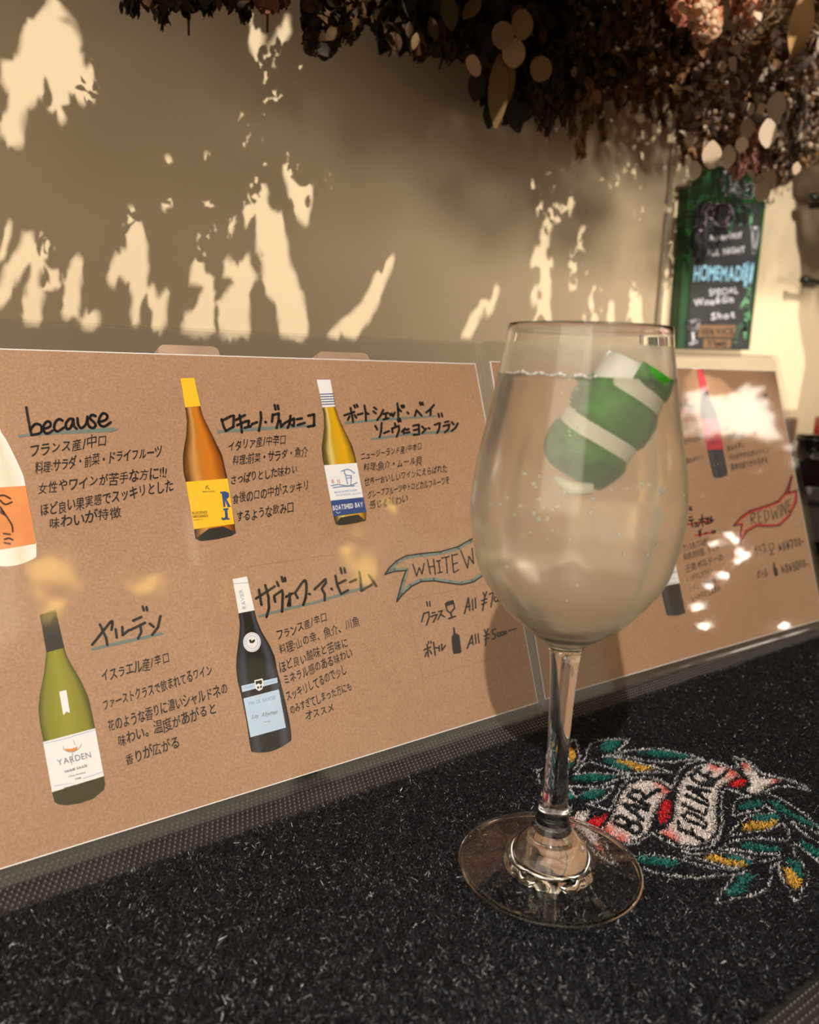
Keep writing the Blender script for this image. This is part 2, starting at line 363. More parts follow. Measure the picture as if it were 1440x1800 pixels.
LINES += [E2(q) for q in ([(0, 100), (190, 140), (320, 165), (150, 180), (0, 205)],
 [(0, 440), (35, 390), (80, 290), (160, 220), (280, 180), (400, 195), (540, 235), (630, 265), (660, 240), (620, 180), (600, 150), (720, 185), (800, 230), (880, 315), (1000, 340), (1150, 380), (1260, 410), (1350, 475), (1220, 450), (1050, 435), (960, 465), (910, 495), (1040, 540), (1180, 620), (1300, 700), (1440, 840)],
 [(540, 455), (620, 485), (720, 520), (770, 535), (660, 550), (620, 600), (590, 710), (640, 720), (740, 690), (860, 670), (920, 620), (1020, 690), (880, 700), (760, 730), (670, 790), (570, 890), (600, 910), (750, 885), (950, 860), (1100, 790), (1150, 870), (1140, 960), (1000, 950), (850, 935), (700, 950)],
 [(530, 460), (490, 530), (490, 700), (505, 800), (470, 900), (400, 980)], [(1160, 770), (1280, 810), (1440, 890)], [(1160, 770), (1300, 900), (1440, 980)])]
LINES += [E4(q) for q in ([(430, 0), (430, 80), (380, 190), (300, 260), (200, 290), (0, 290)], [(380, 285), (480, 235), (600, 195), (780, 175), (1000, 200), (1110, 205), (1130, 110), (1070, 30)],
 [(380, 290), (600, 305), (800, 340), (960, 345), (1040, 350)], [(0, 325), (150, 345), (330, 320), (500, 330), (680, 380), (800, 420), (900, 420), (980, 390), (1040, 345)],
 [(0, 365), (200, 400), (400, 470), (590, 500)], [(0, 585), (120, 595), (300, 580), (500, 555), (700, 530), (560, 570), (480, 660), (400, 790), (350, 850), (390, 860), (550, 815), (750, 780), (900, 715), (940, 600), (935, 490), (1020, 430), (1040, 345)],
 [(1025, 440), (1025, 530), (1080, 650), (1150, 780), (1190, 840), (1225, 830), (1240, 770), (1320, 660), (1325, 540), (1260, 430), (1180, 350), (1170, 280), (1190, 230), (1280, 300), (1440, 430)], [(120, 440), (180, 465), (300, 490), (590, 505)])]
LINES += [E3(q) for q in ([(1440, 440), (1250, 420), (1130, 370), (950, 265), (900, 310), (780, 390), (700, 405), (600, 400)], [(700, 525), (900, 515), (1050, 520), (1250, 560), (1440, 610)], [(780, 635), (950, 705), (1150, 750), (1440, 770)],
 [(10, 215), (100, 270), (200, 390), (300, 490), (420, 570), (560, 640), (585, 630), (480, 520), (420, 380), (390, 320)])]
RIB = [E3([(-20, 150), (100, 20), (240, 0), (230, 70), (180, 140), (250, 215), (340, 280), (380, 400), (430, 520), (380, 490), (290, 400), (200, 290), (100, 215), (-20, 205)]),
 E1([(790, 850), (840, 750), (880, 650), (950, 550), (1050, 505), (1180, 505), (1290, 545), (1390, 610), (1330, 660), (1260, 740), (1210, 840), (1180, 940)]) + E3([(930, 220), (880, 270), (790, 330), (680, 370), (590, 370), (520, 320), (420, 250), (350, 225), (430, 170), (480, 110)]),
 E2([(0, 790), (40, 700), (50, 550), (80, 430), (150, 310), (240, 240), (330, 210), (420, 220), (530, 250), (640, 300), (690, 330), (600, 360), (540, 400), (480, 440), (450, 520), (440, 680), (450, 800), (430, 880), (380, 950), (330, 990)]) + E4([(310, 180), (240, 230), (120, 250), (0, 245)]) + E3([(1250, 370), (1100, 290), (1010, 245), (1130, 210), (1180, 150)]),
 E2([(690, 200), (760, 215), (830, 280), (860, 340), (950, 350), (1090, 370), (1000, 410), (920, 450), (850, 505), (780, 510), (740, 480), (770, 420), (760, 360), (700, 300)])]
RIBRED = [E1([(520, 935), (600, 880), (740, 835), (740, 870), (690, 945), (630, 990), (545, 960)]), E1([(1250, 900), (1260, 800), (1310, 710), (1380, 700), (1390, 760), (1370, 880), (1320, 945), (1265, 940)]), E2([(560, 430), (600, 380), (680, 350), (740, 370), (720, 420), (650, 450)])]
CORAL = [(1172.6, 1382.4, 14), (1160, 1372, 9), (1068.8, 1456.7, 15), (1091.7, 1470, 12), (1288, 1352, 16), (1257.6, 1343, 10), (1172.6, 1464, 14), (1182, 1470, 12), (1056.5, 1486, 12), (1003, 1443, 10), (1310, 1341.5, 9), (1366, 1368, 10)]
LETTERS = [E3(q) for q in ([(530, 150), (600, 180), (700, 230), (780, 270)], [(530, 150), (550, 80), (600, 70), (690, 120), (660, 185)], [(690, 190), (720, 140), (800, 150), (840, 210), (800, 272)])]
LETTERS += [E1(q) for q in ([(905, 750), (1000, 830), (1100, 912)], [(905, 750), (1030, 770), (1150, 802)], [(1050, 775), (1020, 845)], [(950, 665), (1040, 712), (1165, 765)], [(955, 660), (1000, 610), (1060, 620), (1110, 660), (1095, 725)], [(1110, 695), (1180, 650), (1265, 600)])]
LETTERS += [E2(q) for q in ([(75, 770), (75, 850), (180, 890), (310, 960)], [(205, 850), (220, 905)], [(115, 720), (180, 690), (280, 740), (350, 800), (330, 832), (260, 800), (170, 770), (115, 720)], [(115, 615), (230, 665), (340, 712), (345, 660)], [(140, 525), (250, 570), (360, 620)],
 [(160, 440), (380, 490)], [(160, 440), (260, 510), (360, 580)], [(265, 465), (285, 525)], [(240, 315), (180, 330), (220, 370), (300, 420), (400, 432), (425, 400), (320, 395)], [(235, 285), (290, 255)], [(235, 285), (330, 335), (430, 380), (545, 295)], [(335, 335), (385, 305)])]
def in_poly(P, poly):
    x, y = P[:, 0], P[:, 1]; ins = np.zeros(len(P), bool); n = len(poly)
    for i in range(n):
        (x1, y1), (x2, y2) = poly[i], poly[(i + 1) % n]
        c = ((y1 > y) != (y2 > y))
        if y1 != y2: ins ^= c & (x < (x2 - x1) * (y - y1) / (y2 - y1) + x1)
    return ins
def near_line(P, line, w):
    r = np.zeros(len(P), bool)
    for a, b in zip(line, line[1:]):
        a = np.array(a); b = np.array(b); d = b - a; t = np.clip(((P - a) @ d) / (d @ d + 1e-9), 0, 1)
        r |= np.hypot(*(P - a - t[:, None] * d).T) < w
    return r
def blades(root, hgt, wid, lean, col):
    n = len(root); a = rng.uniform(0, 2 * np.pi, n); b = a + rng.uniform(-.9, .9, n)
    side = np.stack([-np.sin(a), np.cos(a), rng.normal(0, .25, n)], 1) * (wid / 2)[:, None]
    mid = root + np.stack([np.cos(a) * lean * hgt * .4, np.sin(a) * lean * hgt * .4, hgt * .65], 1)
    tip = mid + np.stack([np.cos(b) * lean * hgt * .9, np.sin(b) * lean * hgt * .9, hgt * .35 * rng.uniform(-.3, 1, n)], 1)
    V = np.stack([root - side, root + side, mid + side, mid - side, tip + side * .55, tip - side * .55], 1).reshape(-1, 3)
    i = np.arange(n)[:, None] * 6
    Q = np.concatenate([i + np.array([[0, 1, 2, 3]]), i + np.array([[3, 2, 4, 5]])]).astype(int)
    return mesh_np('fibres', V, Q, np.repeat(col, 6, 0))
ZR = -.0034
def scatter(x0, x1, y0, y1, dens):
    n = int((x1 - x0) * (y1 - y0) * 1e6 * dens); return np.stack([rng.uniform(x0, x1, n), rng.uniform(y0, y1, n), np.full(n, ZR)], 1)
EX = (.22, .46, .118, .270)                                     # emblem area
roots = np.concatenate([scatter(-.2, .22, PILE0, PILE1, 5), scatter(.22, .46, PILE0, PILE1, 9.0), scatter(.46, .75, PILE0, PILE1, 3), scatter(.75, 1.3, PILE0, PILE1, .8)])
wob = PILE1 + .0012 * np.sin(roots[:, 0] * 900) * np.sin(roots[:, 0] * 311); roots = roots[roots[:, 1] < wob]
pp = project(roots + np.array([0, 0, .003])); jt = pp + rng.normal(0, 1.2, pp.shape); jl = pp + rng.normal(0, .3, pp.shape)
cls = np.zeros(len(roots), int); dye = np.zeros((len(roots), 3))
inside = (roots[:, 0] > EX[0]) & (roots[:, 0] < EX[1])
for c, poly in LEAF:
    m = in_poly(jt, poly) & inside & (rng.uniform(size=len(roots)) < .9); cls[m] = 1; dye[m] = np.array(c) * rng.uniform(.6, 1.35, (m.sum(), 1))
for poly in RIB:
    m = in_poly(jl, poly) & inside; cls[m] = 2
    k = np.zeros(m.sum())
    for cx, cy, r in CORAL: k = np.maximum(k, np.exp(-((pp[m, 0] - cx) ** 2 + (pp[m, 1] - cy) ** 2) / (r * r)))
    k = k[:, None]; dye[m] = (np.array([.60, .53, .50]) * (1 - k) + np.array([.62, .13, .085]) * k) * rng.uniform(.75, 1.15, (m.sum(), 1))
for poly in RIBRED: m = in_poly(jl, poly) & inside; cls[m] = 2; dye[m] = np.array(RED) * rng.uniform(.7, 1.2, (m.sum(), 1))
for ln in LINES: m = near_line(jl, ln, 1.1) & inside & (rng.uniform(size=len(roots)) < .85); cls[m] = 3; dye[m] = np.array([.50, .49, .48]) * rng.uniform(.6, 1.2, (m.sum(), 1))
for ln in LETTERS: m = near_line(jl, ln, 3.0 if ln[0][0] < 1185 else 2.4) & inside; cls[m] = 4; dye[m] = (.006, .006, .007)
bk = cls == 0
dye[bk] = np.array([.0055, .0060, .0080]) * rng.uniform(.4, 1.9, (bk.sum(), 1))
lint_glint = bk & (rng.uniform(size=len(roots)) < .008); dye[lint_glint] = np.array([.35, .35, .37]) * rng.uniform(.3, 1.3, (lint_glint.sum(), 1))  # pale dye on scattered fibres: lint, and glints painted in
def pile_obj(name, m, h, w, lean, mat_, par, **k):
    n = m.sum()
    return child(name, blades(roots[m], rng.uniform(h * .7, h * 1.1, n), rng.uniform(w * .6, w * 1.3, n), rng.uniform(lean * .3, lean, n), dye[m]), mat_, par, **k)
pile_obj('pile', bk, .0024, .00034, 1.2, M['pile'], mat, kind='stuff')
emb = child('wreath_print', mesh('plate', [(EX[0], EX[2], -.0036), (EX[1], EX[2], -.0036), (EX[1], EX[3], -.0036), (EX[0], EX[3], -.0036)], [(0, 1, 2, 3)]), M['rubber'], mat, label='tattoo style ribbon and leaf wreath printed on the mat')
pile_obj('leaf_fill', cls == 1, .0030, .00045, .6, M['dyed'], emb, label='teal and gold leaf colours')
pile_obj('ribbon', cls == 2, .0023, .00048, .4, M['dyed'], emb, label='white, coral and red scroll ribbon')
pile_obj('outline', cls == 3, .0028, .00036, .35, M['dyed'], emb, label='white outline of leaves and ribbon')
pile_obj('lettering', cls == 4, .0031, .00045, .25, M['dyed'], emb, label='black letters reading BAR FOLIAGE')

# ------------------------------------------------------------------ lettering tools
_cv = bpy.data.curves.new('glyphs', 'FONT'); _cv.resolution_u = 3; _to = bpy.data.objects.new('glyphs', _cv); COL.objects.link(_to)
_cache = {}
def glyph(ch, bold):
    if (ch, bold) in _cache: return _cache[ch, bold]
    _cv.body = ch; _cv.offset = bold; bpy.context.view_layer.update()
    dg = bpy.context.evaluated_depsgraph_get(); me = bpy.data.meshes.new_from_object(_to.evaluated_get(dg))
    V = np.array([v.co[:2] for v in me.vertices]) if len(me.vertices) else np.zeros((0, 2)); Fc = [tuple(p.vertices) for p in me.polygons]
    bpy.data.meshes.remove(me)
    if len(V): x0, x1 = V[:, 0].min(), V[:, 0].max()
    else: x0, x1 = 0, .3
    wide = ord(ch) > 0x2000
    adv = (1.0 if wide else (x1 - x0) + .12); V = V - np.array([0 if wide else x0 - .06, 0]) if len(V) else V
    _cache[ch, bold] = (V, Fc, adv); return _cache[ch, bold]
bpy_glyphs = _to
class Ink:                                                     # collects flat marks on one plane
    def __init__(self, plane, off): self.p, self.off, self.V, self.F = plane, off, [], []
    def add(self, pts, faces):
        b = len(self.V); self.V += [self.p.px(x, y, self.off) for x, y in pts]
        self.F += [tuple(b + i for i in f) for f in faces]
    def text(self, s, p0, p1, h, lean=.18, bold=.015, jit=.08):
        p0, p1 = np.array(p0, float), np.array(p1, float); G = [glyph(c, min(bold, .004) if ord(c) > 0x3400 else bold) if c != ' ' else (None, None, .5) for c in s]
        tot = sum(q[2] for q in G); d = (p1 - p0) / tot; dn = d / np.linalg.norm(d); up = np.array([dn[1], -dn[0]]) * h + dn * h * lean; t = 0
        for V, Fc, adv in G:
            if V is not None and len(V):
                k = 1 + random.uniform(-jit, jit) * 1.5; r = random.uniform(-jit, jit) * 1.3; dy = random.uniform(-jit, jit) * .8
                c = np.array([adv / 2, .36]); q = (V - c) * k; q = np.stack([q[:, 0] - r * q[:, 1], q[:, 1] + r * q[:, 0]], 1) + c
                pts = p0 + (q[:, :1] + t) * d + (q[:, 1:] + dy) / .80 * up
                self.add([tuple(x) for x in pts], Fc)
            t += adv
        return self
    def stroke(self, pts, w, smooth=False):
        P = [np.array(q, float) for q in pts]
        if smooth and len(P) > 2:
            out = []; n = len(P)
            for i in range(n - 1):
                a, b, c, e = P[max(i - 1, 0)], P[i], P[i + 1], P[min(i + 2, n - 1)]
                for t in np.linspace(0, 1, 5)[:-1]: out.append(.5 * (2 * b + (c - a) * t + (2 * a - 5 * b + 4 * c - e) * t * t + (3 * b - a - 3 * c + e) * t ** 3))
            P = out + [P[-1]]
        for a, b in zip(P, P[1:]):
            d = b - a; L = np.linalg.norm(d)
            if L < 1e-6: continue
            nrm = np.array([d[1], -d[0]]) / L * w / 2
            self.add([a - nrm, b - nrm, b + nrm, a + nrm], [(0, 1, 2, 3)])
        for q in P: self.add([(q[0] + w / 2 * math.cos(k * math.pi / 4), q[1] + w / 2 * math.sin(k * math.pi / 4)) for k in range(8)], [tuple(range(8))[::-1]])
        return self
    def fill(self, poly):
        bm = bmesh.new(); vs = [bm.verts.new((x, -y, 0)) for x, y in poly]; f = bm.faces.new(vs); bmesh.ops.triangulate(bm, faces=[f]); bm.verts.index_update()
        self.add(poly, [tuple(v.index for v in f.verts) for f in bm.faces]); bm.free(); return self
    def make(self, name, mat_, parent, **k): return child(name, mesh(name, self.V, self.F), mat_, parent, **k)

# ------------------------------------------------------------------ menus in acrylic holders
HOLD = []; CARDS = []
for i, (lab_h, lab_c, s1) in enumerate((('clear acrylic menu holder at left, leaning on two wooden stands', 'kraft paper white wine menu with six bottle pictures, left of the glass', .303 + .0123),
                                     ('clear acrylic menu holder at right, partly behind the wine glass', 'kraft paper red wine menu with a red banner, partly behind the glass', .303))):
    pl = CARD[i]; s0 = .0123 if i == 0 else 0.0
    h = empty('menu_holder', pl.at((s0 + s1) / 2, -.0075), label=lab_h, cat='menu holder', group=None)
    R_ = rounded(s0 - .006, -.0068, s1 + .0056, .2160, .0055)
    child('front_sheet', plate(pl, R_, .0008, .0028, True), M['acrylic_left' if i == 0 else 'acrylic_front'], h)
    child('back_sheet', plate(pl, R_, -.0028, -.0008, True), M['acrylic_back'], h)
    # folded bottom edge joining the sheets
    a = pl.at(s0 - .004, -.0046); b = pl.at(s1 + .004, -.0046)
    child('folded_edge', tube([a, b], .0021, 10), M['acrylic_front'], h)
    c = empty('menu_card', pl.at((s0 + s1) / 2, 0), label=lab_c, cat='menu card')
    e = .00045; t = .0003; su = [(s0, 0), (s1, 0), (s1, .2037), (s0, .2037)]; si = [(s0 + e, e), (s1 - e, e), (s1 - e, .2037 - e), (s0 + e, .2037 - e)]
    V = [pl.at(*q, t) for q in su] + [pl.at(*q, t) for q in si] + [pl.at(*q, -t) for q in su]
    Fc = [(4, 5, 6, 7)] + [(k, (k + 1) % 4, 4 + (k + 1) % 4, 4 + k) for k in range(4)] + [(8, 11, 10, 9)] + [(8 + k, 8 + (k + 1) % 4, (k + 1) % 4, k) for k in range(4)]
    me = mesh('sheet', V, Fc); o = child('paper_sheet', me, [M['kraft'], M['paper_edge']], c)
    for q, pg in enumerate(me.polygons): pg.material_index = 0 if q == 0 else 1
    HOLD.append(h); CARDS.append(c)

def resample(P, n):
    P = np.array(P, float); L = np.r_[0, np.cumsum(np.hypot(*np.diff(P, axis=0).T))]; t = np.linspace(0, L[-1], n)
    return np.stack([np.interp(t, L, P[:, 0]), np.interp(t, L, P[:, 1])], 1)
def bottle_pic(card, left, right, bulge, ramp, parts, **k):
    pl = CARD[card]; n, m = 40, 13; A, B = resample(left, n), resample(right, n); V, UV = [], []
    for i in range(n):
        for j in range(m):
            u = j / (m - 1); v = i / (n - 1); q = A[i] * (1 - u) + B[i] * u + np.array([0, bulge * 4 * u * (1 - u) * v ** 10])
            V.append(pl.px(q[0], q[1], .00042)); UV.append((u, v))
    Fc = [((i + 1) * m + j, (i + 1) * m + j + 1, i * m + j + 1, i * m + j) for i in range(n - 1) for j in range(m - 1)]
    root = child('bottle_picture', mesh('bottle', V, Fc, UV), ramp, CARDS[card], **k)
    for name, poly, mt, off in parts:
        Ink(pl, off).fill(poly).make(name, mt, root)
    return root
z1 = lambda p: Z(0, 600, 3.42857, p)
z2 = lambda p: Z(280, 600, 4, p)
z3 = lambda p: Z(540, 640, 4.5, p)
z4 = lambda p: Z(0, 1000, 3.42857, p)
z5 = lambda p: Z(380, 960, 4.5, p)
z6 = lambda p: Z(640, 920, 4.5, p)
z7 = lambda p: Z(1080, 600, 4, p)
z8 = lambda p: Z(1080, 860, 4, p)
YEL = plain('print_yellow', lin((246, 192, 36)), .5); CREAM = plain('print_cream', lin((235, 232, 222)), .5); NAVY = plain('print_navy', lin((48, 72, 128)), .5)
ORANGE = plain('print_orange', lin((226, 140, 74)), .5, .12, 60); DARK = plain('print_dark', lin((42, 38, 32)), .5); PBLUE = plain('print_pale_blue', lin((190, 212, 232)), .5, .06, 60)
BROWN = plain('print_brown', lin((90, 55, 40)), .5); WHITE = M['foil']; OLIVE = plain('print_olive', lin((58, 54, 20)), .5); PINK = plain('print_pink', lin((205, 70, 80)), .5); GREY = plain('print_grey', lin((130, 130, 135)), .5)
SKYB = plain('print_soft_blue', lin((140, 165, 200)), .5); REDL = plain('print_red', lin((190, 50, 62)), .5)
R_amber = ramp_uv('print_amber_glass', [(0, (46, 30, 12)), (.1, (120, 74, 26)), (.3, (205, 150, 80)), (.42, (196, 118, 36)), (.7, (206, 120, 26)), (.92, (140, 70, 14)), (1, (40, 22, 10))], noise=.12)
R_gold = ramp_uv('print_golden_glass', [(0, (60, 50, 20)), (.12, (110, 94, 40)), (.28, (222, 198, 120)), (.4, (206, 158, 24)), (.75, (222, 168, 14)), (.93, (150, 110, 20)), (1, (30, 24, 10))], noise=.12)
R_green = ramp_uv('print_green_glass', [(0, (70, 74, 16)), (.12, (128, 128, 30)), (.5, (150, 146, 44)), (.85, (134, 128, 36)), (1, (66, 66, 16))], noise=.1)
R_dark = ramp_uv('print_black_glass', [(0, (24, 22, 22)), (.18, (60, 62, 72)), (.3, (30, 27, 24)), (.7, (28, 25, 20)), (.86, (70, 72, 80)), (1, (20, 18, 18))], noise=.12)
R_pale = ramp_uv('print_clear_bottle', [(0, (205, 195, 165)), (.3, (240, 236, 222)), (.7, (226, 218, 190)), (1, (240, 238, 228))], noise=.15)
R_red = ramp_uv('print_red_wine_glass', [(0, (30, 28, 30)), (.2, (64, 62, 70)), (.4, (34, 30, 32)), (.8, (40, 36, 38)), (1, (22, 20, 22))], noise=.1)
K = .00055
bA = bottle_pic(0, z2([(180, 467), (193, 560), (188, 660), (170, 760), (163, 830), (168, 920), (185, 990), (205, 1100), (240, 1300), (252, 1390)]), z2([(287, 457), (292, 490), (310, 540), (350, 620), (400, 720), (440, 800), (462, 900), (478, 970), (500, 1120), (525, 1260), (535, 1352)]), 3.5, R_amber,
  [('capsule', z2([(147, 262), (243, 260), (287, 457), (180, 467)]), YEL, K), ('paper_label', z2([(185, 990), (478, 966), (525, 1285), (242, 1322)]), YEL, K), ('punt', z2([(252, 1390), (345, 1318), (450, 1302), (535, 1345), (505, 1368), (400, 1392), (290, 1405)]), DARK, K)], label='amber bottle picture with yellow capsule and yellow label')
k = Ink(CARD[0], .00068)
k.text('ROCENO', *z2([(228, 1220), (335, 1212)]), 5.5, 0, .01, .01).text('GRECANICO', *z2([(232, 1243), (340, 1236)]), 5, 0, .02, .01).text('TERRE DI ROCCA', *z2([(298, 1064), (390, 1060)]), 2.6, 0, .01, 0).stroke(z2([(325, 1040), (328, 1022), (340, 1018)]), 1, True).stroke(z2([(335, 1030), (350, 1042)]), 1).text('RISERVA', *z2([(240, 1262), (305, 1256)]), 2, 0, 0, 0).make('label_print', DARK, bA)
k = Ink(CARD[0], .00068)
k.fill(z2([(425, 1060), (458, 1056), (485, 1068), (488, 1095), (470, 1112), (500, 1165), (478, 1168), (458, 1118), (462, 1165), (448, 1168), (436, 1072), (426, 1072)])).fill(z2([(446, 1178), (482, 1173), (483, 1185), (474, 1187), (480, 1245), (494, 1248), (492, 1255), (462, 1256), (446, 1260), (432, 1250), (436, 1238), (450, 1244), (460, 1236), (456, 1190), (446, 1190)])).make('label_initials', NAVY, bA)
bB = bottle_pic(0, z3([(118, 345), (128, 400), (132, 500), (122, 580), (112, 660), (118, 740), (130, 800), (180, 1070), (212, 1230), (225, 1268)]), z3([(217, 338), (250, 430), (300, 540), (350, 640), (375, 720), (388, 785), (445, 1060), (465, 1190), (462, 1240)]), 3, R_gold,
  [('capsule', z3([(72, 126), (180, 125), (217, 338), (118, 345)]), WHITE, K), ('paper_label', z3([(130, 802), (388, 784), (440, 1055), (182, 1082)]), WHITE, K), ('label_band', z3([(182, 1082), (440, 1052), (466, 1172), (205, 1207)]), NAVY, K), ('punt', z3([(225, 1265), (260, 1215), (400, 1190), (455, 1238), (400, 1256), (300, 1272), (245, 1276)]), DARK, K)], label='golden bottle picture with striped white capsule and blue banded label')
k = Ink(CARD[0], .00068)
for j in range(5): y = 242 + j * 20; k.stroke(z3([(96 + j * 4.4, y), (200 + j * 3.6, y - 4)]), 1.6)
k.make('capsule_stripes', NAVY, bB)
k = Ink(CARD[0], .00068); k.text('BOATSHED BAY', *z3([(200, 1160), (440, 1128)]), 9.5, 0, .02, .02).stroke(z3([(225, 1170), (240, 1182), (255, 1172)]), 1, True).make('label_name', WHITE, bB)
k = Ink(CARD[0], .00068)
for q in ([(265, 850), (320, 835), (370, 865)], [(290, 850), (300, 880), (345, 885)], [(300, 890), (315, 950)], [(345, 885), (340, 965)], [(305, 905), (345, 900)], [(185, 965), (240, 955), (320, 965), (390, 940)], [(200, 980), (280, 970), (370, 965)]): k.stroke(z3(q), 2, True)
k.text('MARLBOROUGH', *z3([(212, 1025), (392, 1005)]), 4, 0, .01, .02).text('SAUVIGNON BLANC', *z3([(222, 1048), (425, 1030)]), 4, 0, 0, .02).make('label_drawing', SKYB, bB)
k = Ink(CARD[0], .00068)
for x in (190, 200, 235, 248): k.stroke(z3([(x, 915), (x + 5, 945)]), 1)
k.make('label_figures', REDL, bB)
bC = bottle_pic(0, z4([(278, 500), (272, 560), (262, 640), (238, 760), (230, 850), (240, 940), (258, 1030), (290, 1200), (318, 1345), (327, 1405)]), z4([(385, 475), (400, 520), (430, 580), (480, 660), (530, 770), (560, 900), (590, 1060), (620, 1240), (628, 1325)]), 9, R_green,
  [('capsule', z4([(238, 278), (333, 248), (385, 475), (278, 503)]), DARK, K), ('paper_label', z4([(258, 1043), (572, 960), (625, 1248), (312, 1345)]), WHITE, K), ('bottle_foot', z4([(312, 1348), (625, 1250), (630, 1300), (624, 1328), (560, 1384), (480, 1411), (400, 1424), (350, 1418), (328, 1405)]), OLIVE, K), ('printed_glint', z4([(355, 740), (398, 730), (420, 868), (400, 860), (380, 882)]), WHITE, K)], label='olive green bottle picture with dark capsule and white label')
k = Ink(CARD[0], .00068); k.text('GALILEE GALILÉE', *z4([(388, 1228), (525, 1190)]), 4.2, 0, .02, .02).text('WINE MADE AND MATURED', *z4([(382, 1326), (560, 1278)]), 3, 0, .02, 0)
k.text('Chardonnay', *z4([(412, 1256), (515, 1228)]), 3.6, 0, 0, .02).text('2018', *z4([(448, 1272), (488, 1262)]), 3.5, 0, 0, 0).make('label_print', DARK, bC)
k = Ink(CARD[0], .00068); k.text('YARDEN', *z4([(345, 1186), (552, 1134)]), 12, 0, .004, .01).stroke(z4([(378, 1068), (385, 1090), (430, 1105), (470, 1085), (490, 1055)]), .8, True).stroke(z4([(440, 1030), (450, 1060)]), .8).stroke(z4([(435, 1110), (430, 1180)]), .8).make('label_name', GREY, bC)
k = Ink(CARD[0], .00068); k.fill(z4([(382, 1082), (425, 1085), (465, 1070), (462, 1088), (435, 1102), (400, 1098)])).make('label_lamp', ORANGE, bC)
k = Ink(CARD[0], .00068); k.stroke(z4([(262, 1052), (370, 1028), (572, 968)]), .8).stroke(z4([(325, 1308), (430, 1290)]), .8).stroke(z4([(500, 1262), (618, 1222)]), .8).make('label_rule', SKYB, bC)
bD = bottle_pic(0, z5([(175, 532), (185, 620), (178, 720), (160, 860), (155, 960), (165, 1060), (200, 1200), (240, 1400), (262, 1560), (275, 1625)]), z5([(300, 508), (320, 590), (360, 680), (420, 780), (460, 870), (480, 980), (510, 1090), (545, 1230), (575, 1370), (593, 1490), (590, 1538)]), 9, R_dark,
  [('capsule', z5([(127, 262), (240, 240), (300, 508), (175, 532)]), WHITE, K), ('round_seal', [(380 + (280 + 70 * math.cos(t)) / 4.5, 960 + (760 + 78 * math.sin(t)) / 4.5) for t in np.linspace(0, 2 * np.pi, 33)[:-1]], WHITE, K), ('label_strip', z5([(195, 1105), (478, 1040), (483, 1080), (203, 1155)]), PBLUE, K), ('crest', z5([(298, 1062), (362, 1046), (372, 1080), (362, 1130), (335, 1146), (310, 1130)]), WHITE, .0006), ('paper_label', z5([(212, 1205), (492, 1133), (548, 1435), (268, 1512)]), PBLUE, K)], label='dark bottle picture with white capsule, round seal and pale blue label')
k = Ink(CARD[0], .00072); k.fill(z5([(305, 1070), (355, 1058), (360, 1080), (350, 1096), (330, 1085), (312, 1098)])).fill(z5([(318, 1112), (334, 1108), (336, 1126), (322, 1128)])).fill(z5([(342, 1106), (358, 1102), (356, 1120), (344, 1124)])).fill(z5([(255, 745), (270, 735), (275, 752), (300, 735), (302, 755), (285, 768), (262, 766)]))
k.make('crest_print', DARK, bD)
k = Ink(CARD[0], .00068)
for rr in (62, 46): k.stroke([(380 + (280 + rr * math.cos(t)) / 4.5, 960 + (760 + rr * 1.1 * math.sin(t)) / 4.5) for t in np.linspace(0, 2 * np.pi, 25)], .7)
k.stroke(z5([(133, 298), (250, 290)]), .8, True).text('VIN DE SAVOIE', *z5([(250, 1260), (470, 1208)]), 7, 0, 0, .02).text('RAVIER', *z5([(235, 495), (205, 340)]), 8, 0, 0, .02).text('DOMAINE', *z5([(215, 1128), (290, 1112)]), 3, 0, 0, 0).text('RAVIER', *z5([(375, 1092), (468, 1070)]), 3, 0, 0, 0).make('label_print', SKYB, bD)
k = Ink(CARD[0], .00068); k.text('Les Abymes', *z5([(275, 1368), (480, 1325)]), 9, .5, -.004, .05).stroke(z5([(375, 1392), (425, 1384)]), .8).make('label_script', GREY, bD)
bE = bottle_pic(0, z1([(-150, 260), (-150, 420), (-148, 560), (-150, 700), (-140, 860), (-115, 1100), (-95, 1330)]), z1([(-60, 250), (-30, 400), (0, 540), (40, 600), (100, 720), (140, 810), (165, 930), (195, 1080), (218, 1220), (218, 1300)]), 12, R_pale,
  [('capsule', z1([(-200, 60), (-105, 60), (-60, 255), (-150, 262)]), WHITE, K), ('paper_label', z1([(-140, 900), (0, 882), (152, 872), (190, 1060), (215, 1220), (0, 1256), (-105, 1270)]), ORANGE, K)], label='cream bottle picture with orange label, cut off by the left frame edge')
k = Ink(CARD[0], .00068)
for q in ([(0, 960), (30, 985), (70, 970)], [(0, 1000), (40, 1060), (70, 1110), (75, 1150)], [(20, 1160), (60, 1165)], [(25, 1195), (50, 1188), (75, 1198)], [(25, 1215), (60, 1222)], [(-40, 980), (-70, 1040), (-60, 1120)], [(-30, 940), (20, 930), (60, 950)]): k.stroke(z1(q), 3.2, True)
k.fill(z1([(0, 1010), (20, 1020), (40, 1060), (20, 1050), (0, 1040)])).make('label_face', BROWN, bE)
bF = bottle_pic(1, z7([(605, 365), (612, 385), (600, 430), (598, 490), (610, 545), (650, 760), (690, 945), (705, 962)]), z7([(655, 345), (665, 400), (690, 450), (712, 500), (730, 560), (762, 765), (790, 900), (795, 940)]), 2, R_red,
  [('capsule', z7([(575, 200), (620, 200), (655, 345), (605, 365)]), PINK, K), ('paper_label', z7([(608, 548), (728, 555), (765, 760), (650, 765)]), REDL, K)], label='black bottle picture with pink capsule and red label')
k = Ink(CARD[1], .00068)
for q in ([(640, 600), (650, 680), (690, 670)], [(660, 580), (720, 570)], [(670, 620), (680, 700), (720, 700)], [(650, 720), (720, 715)]): k.stroke(z7(q), 1.2)
k.make('label_print', DARK, bF)
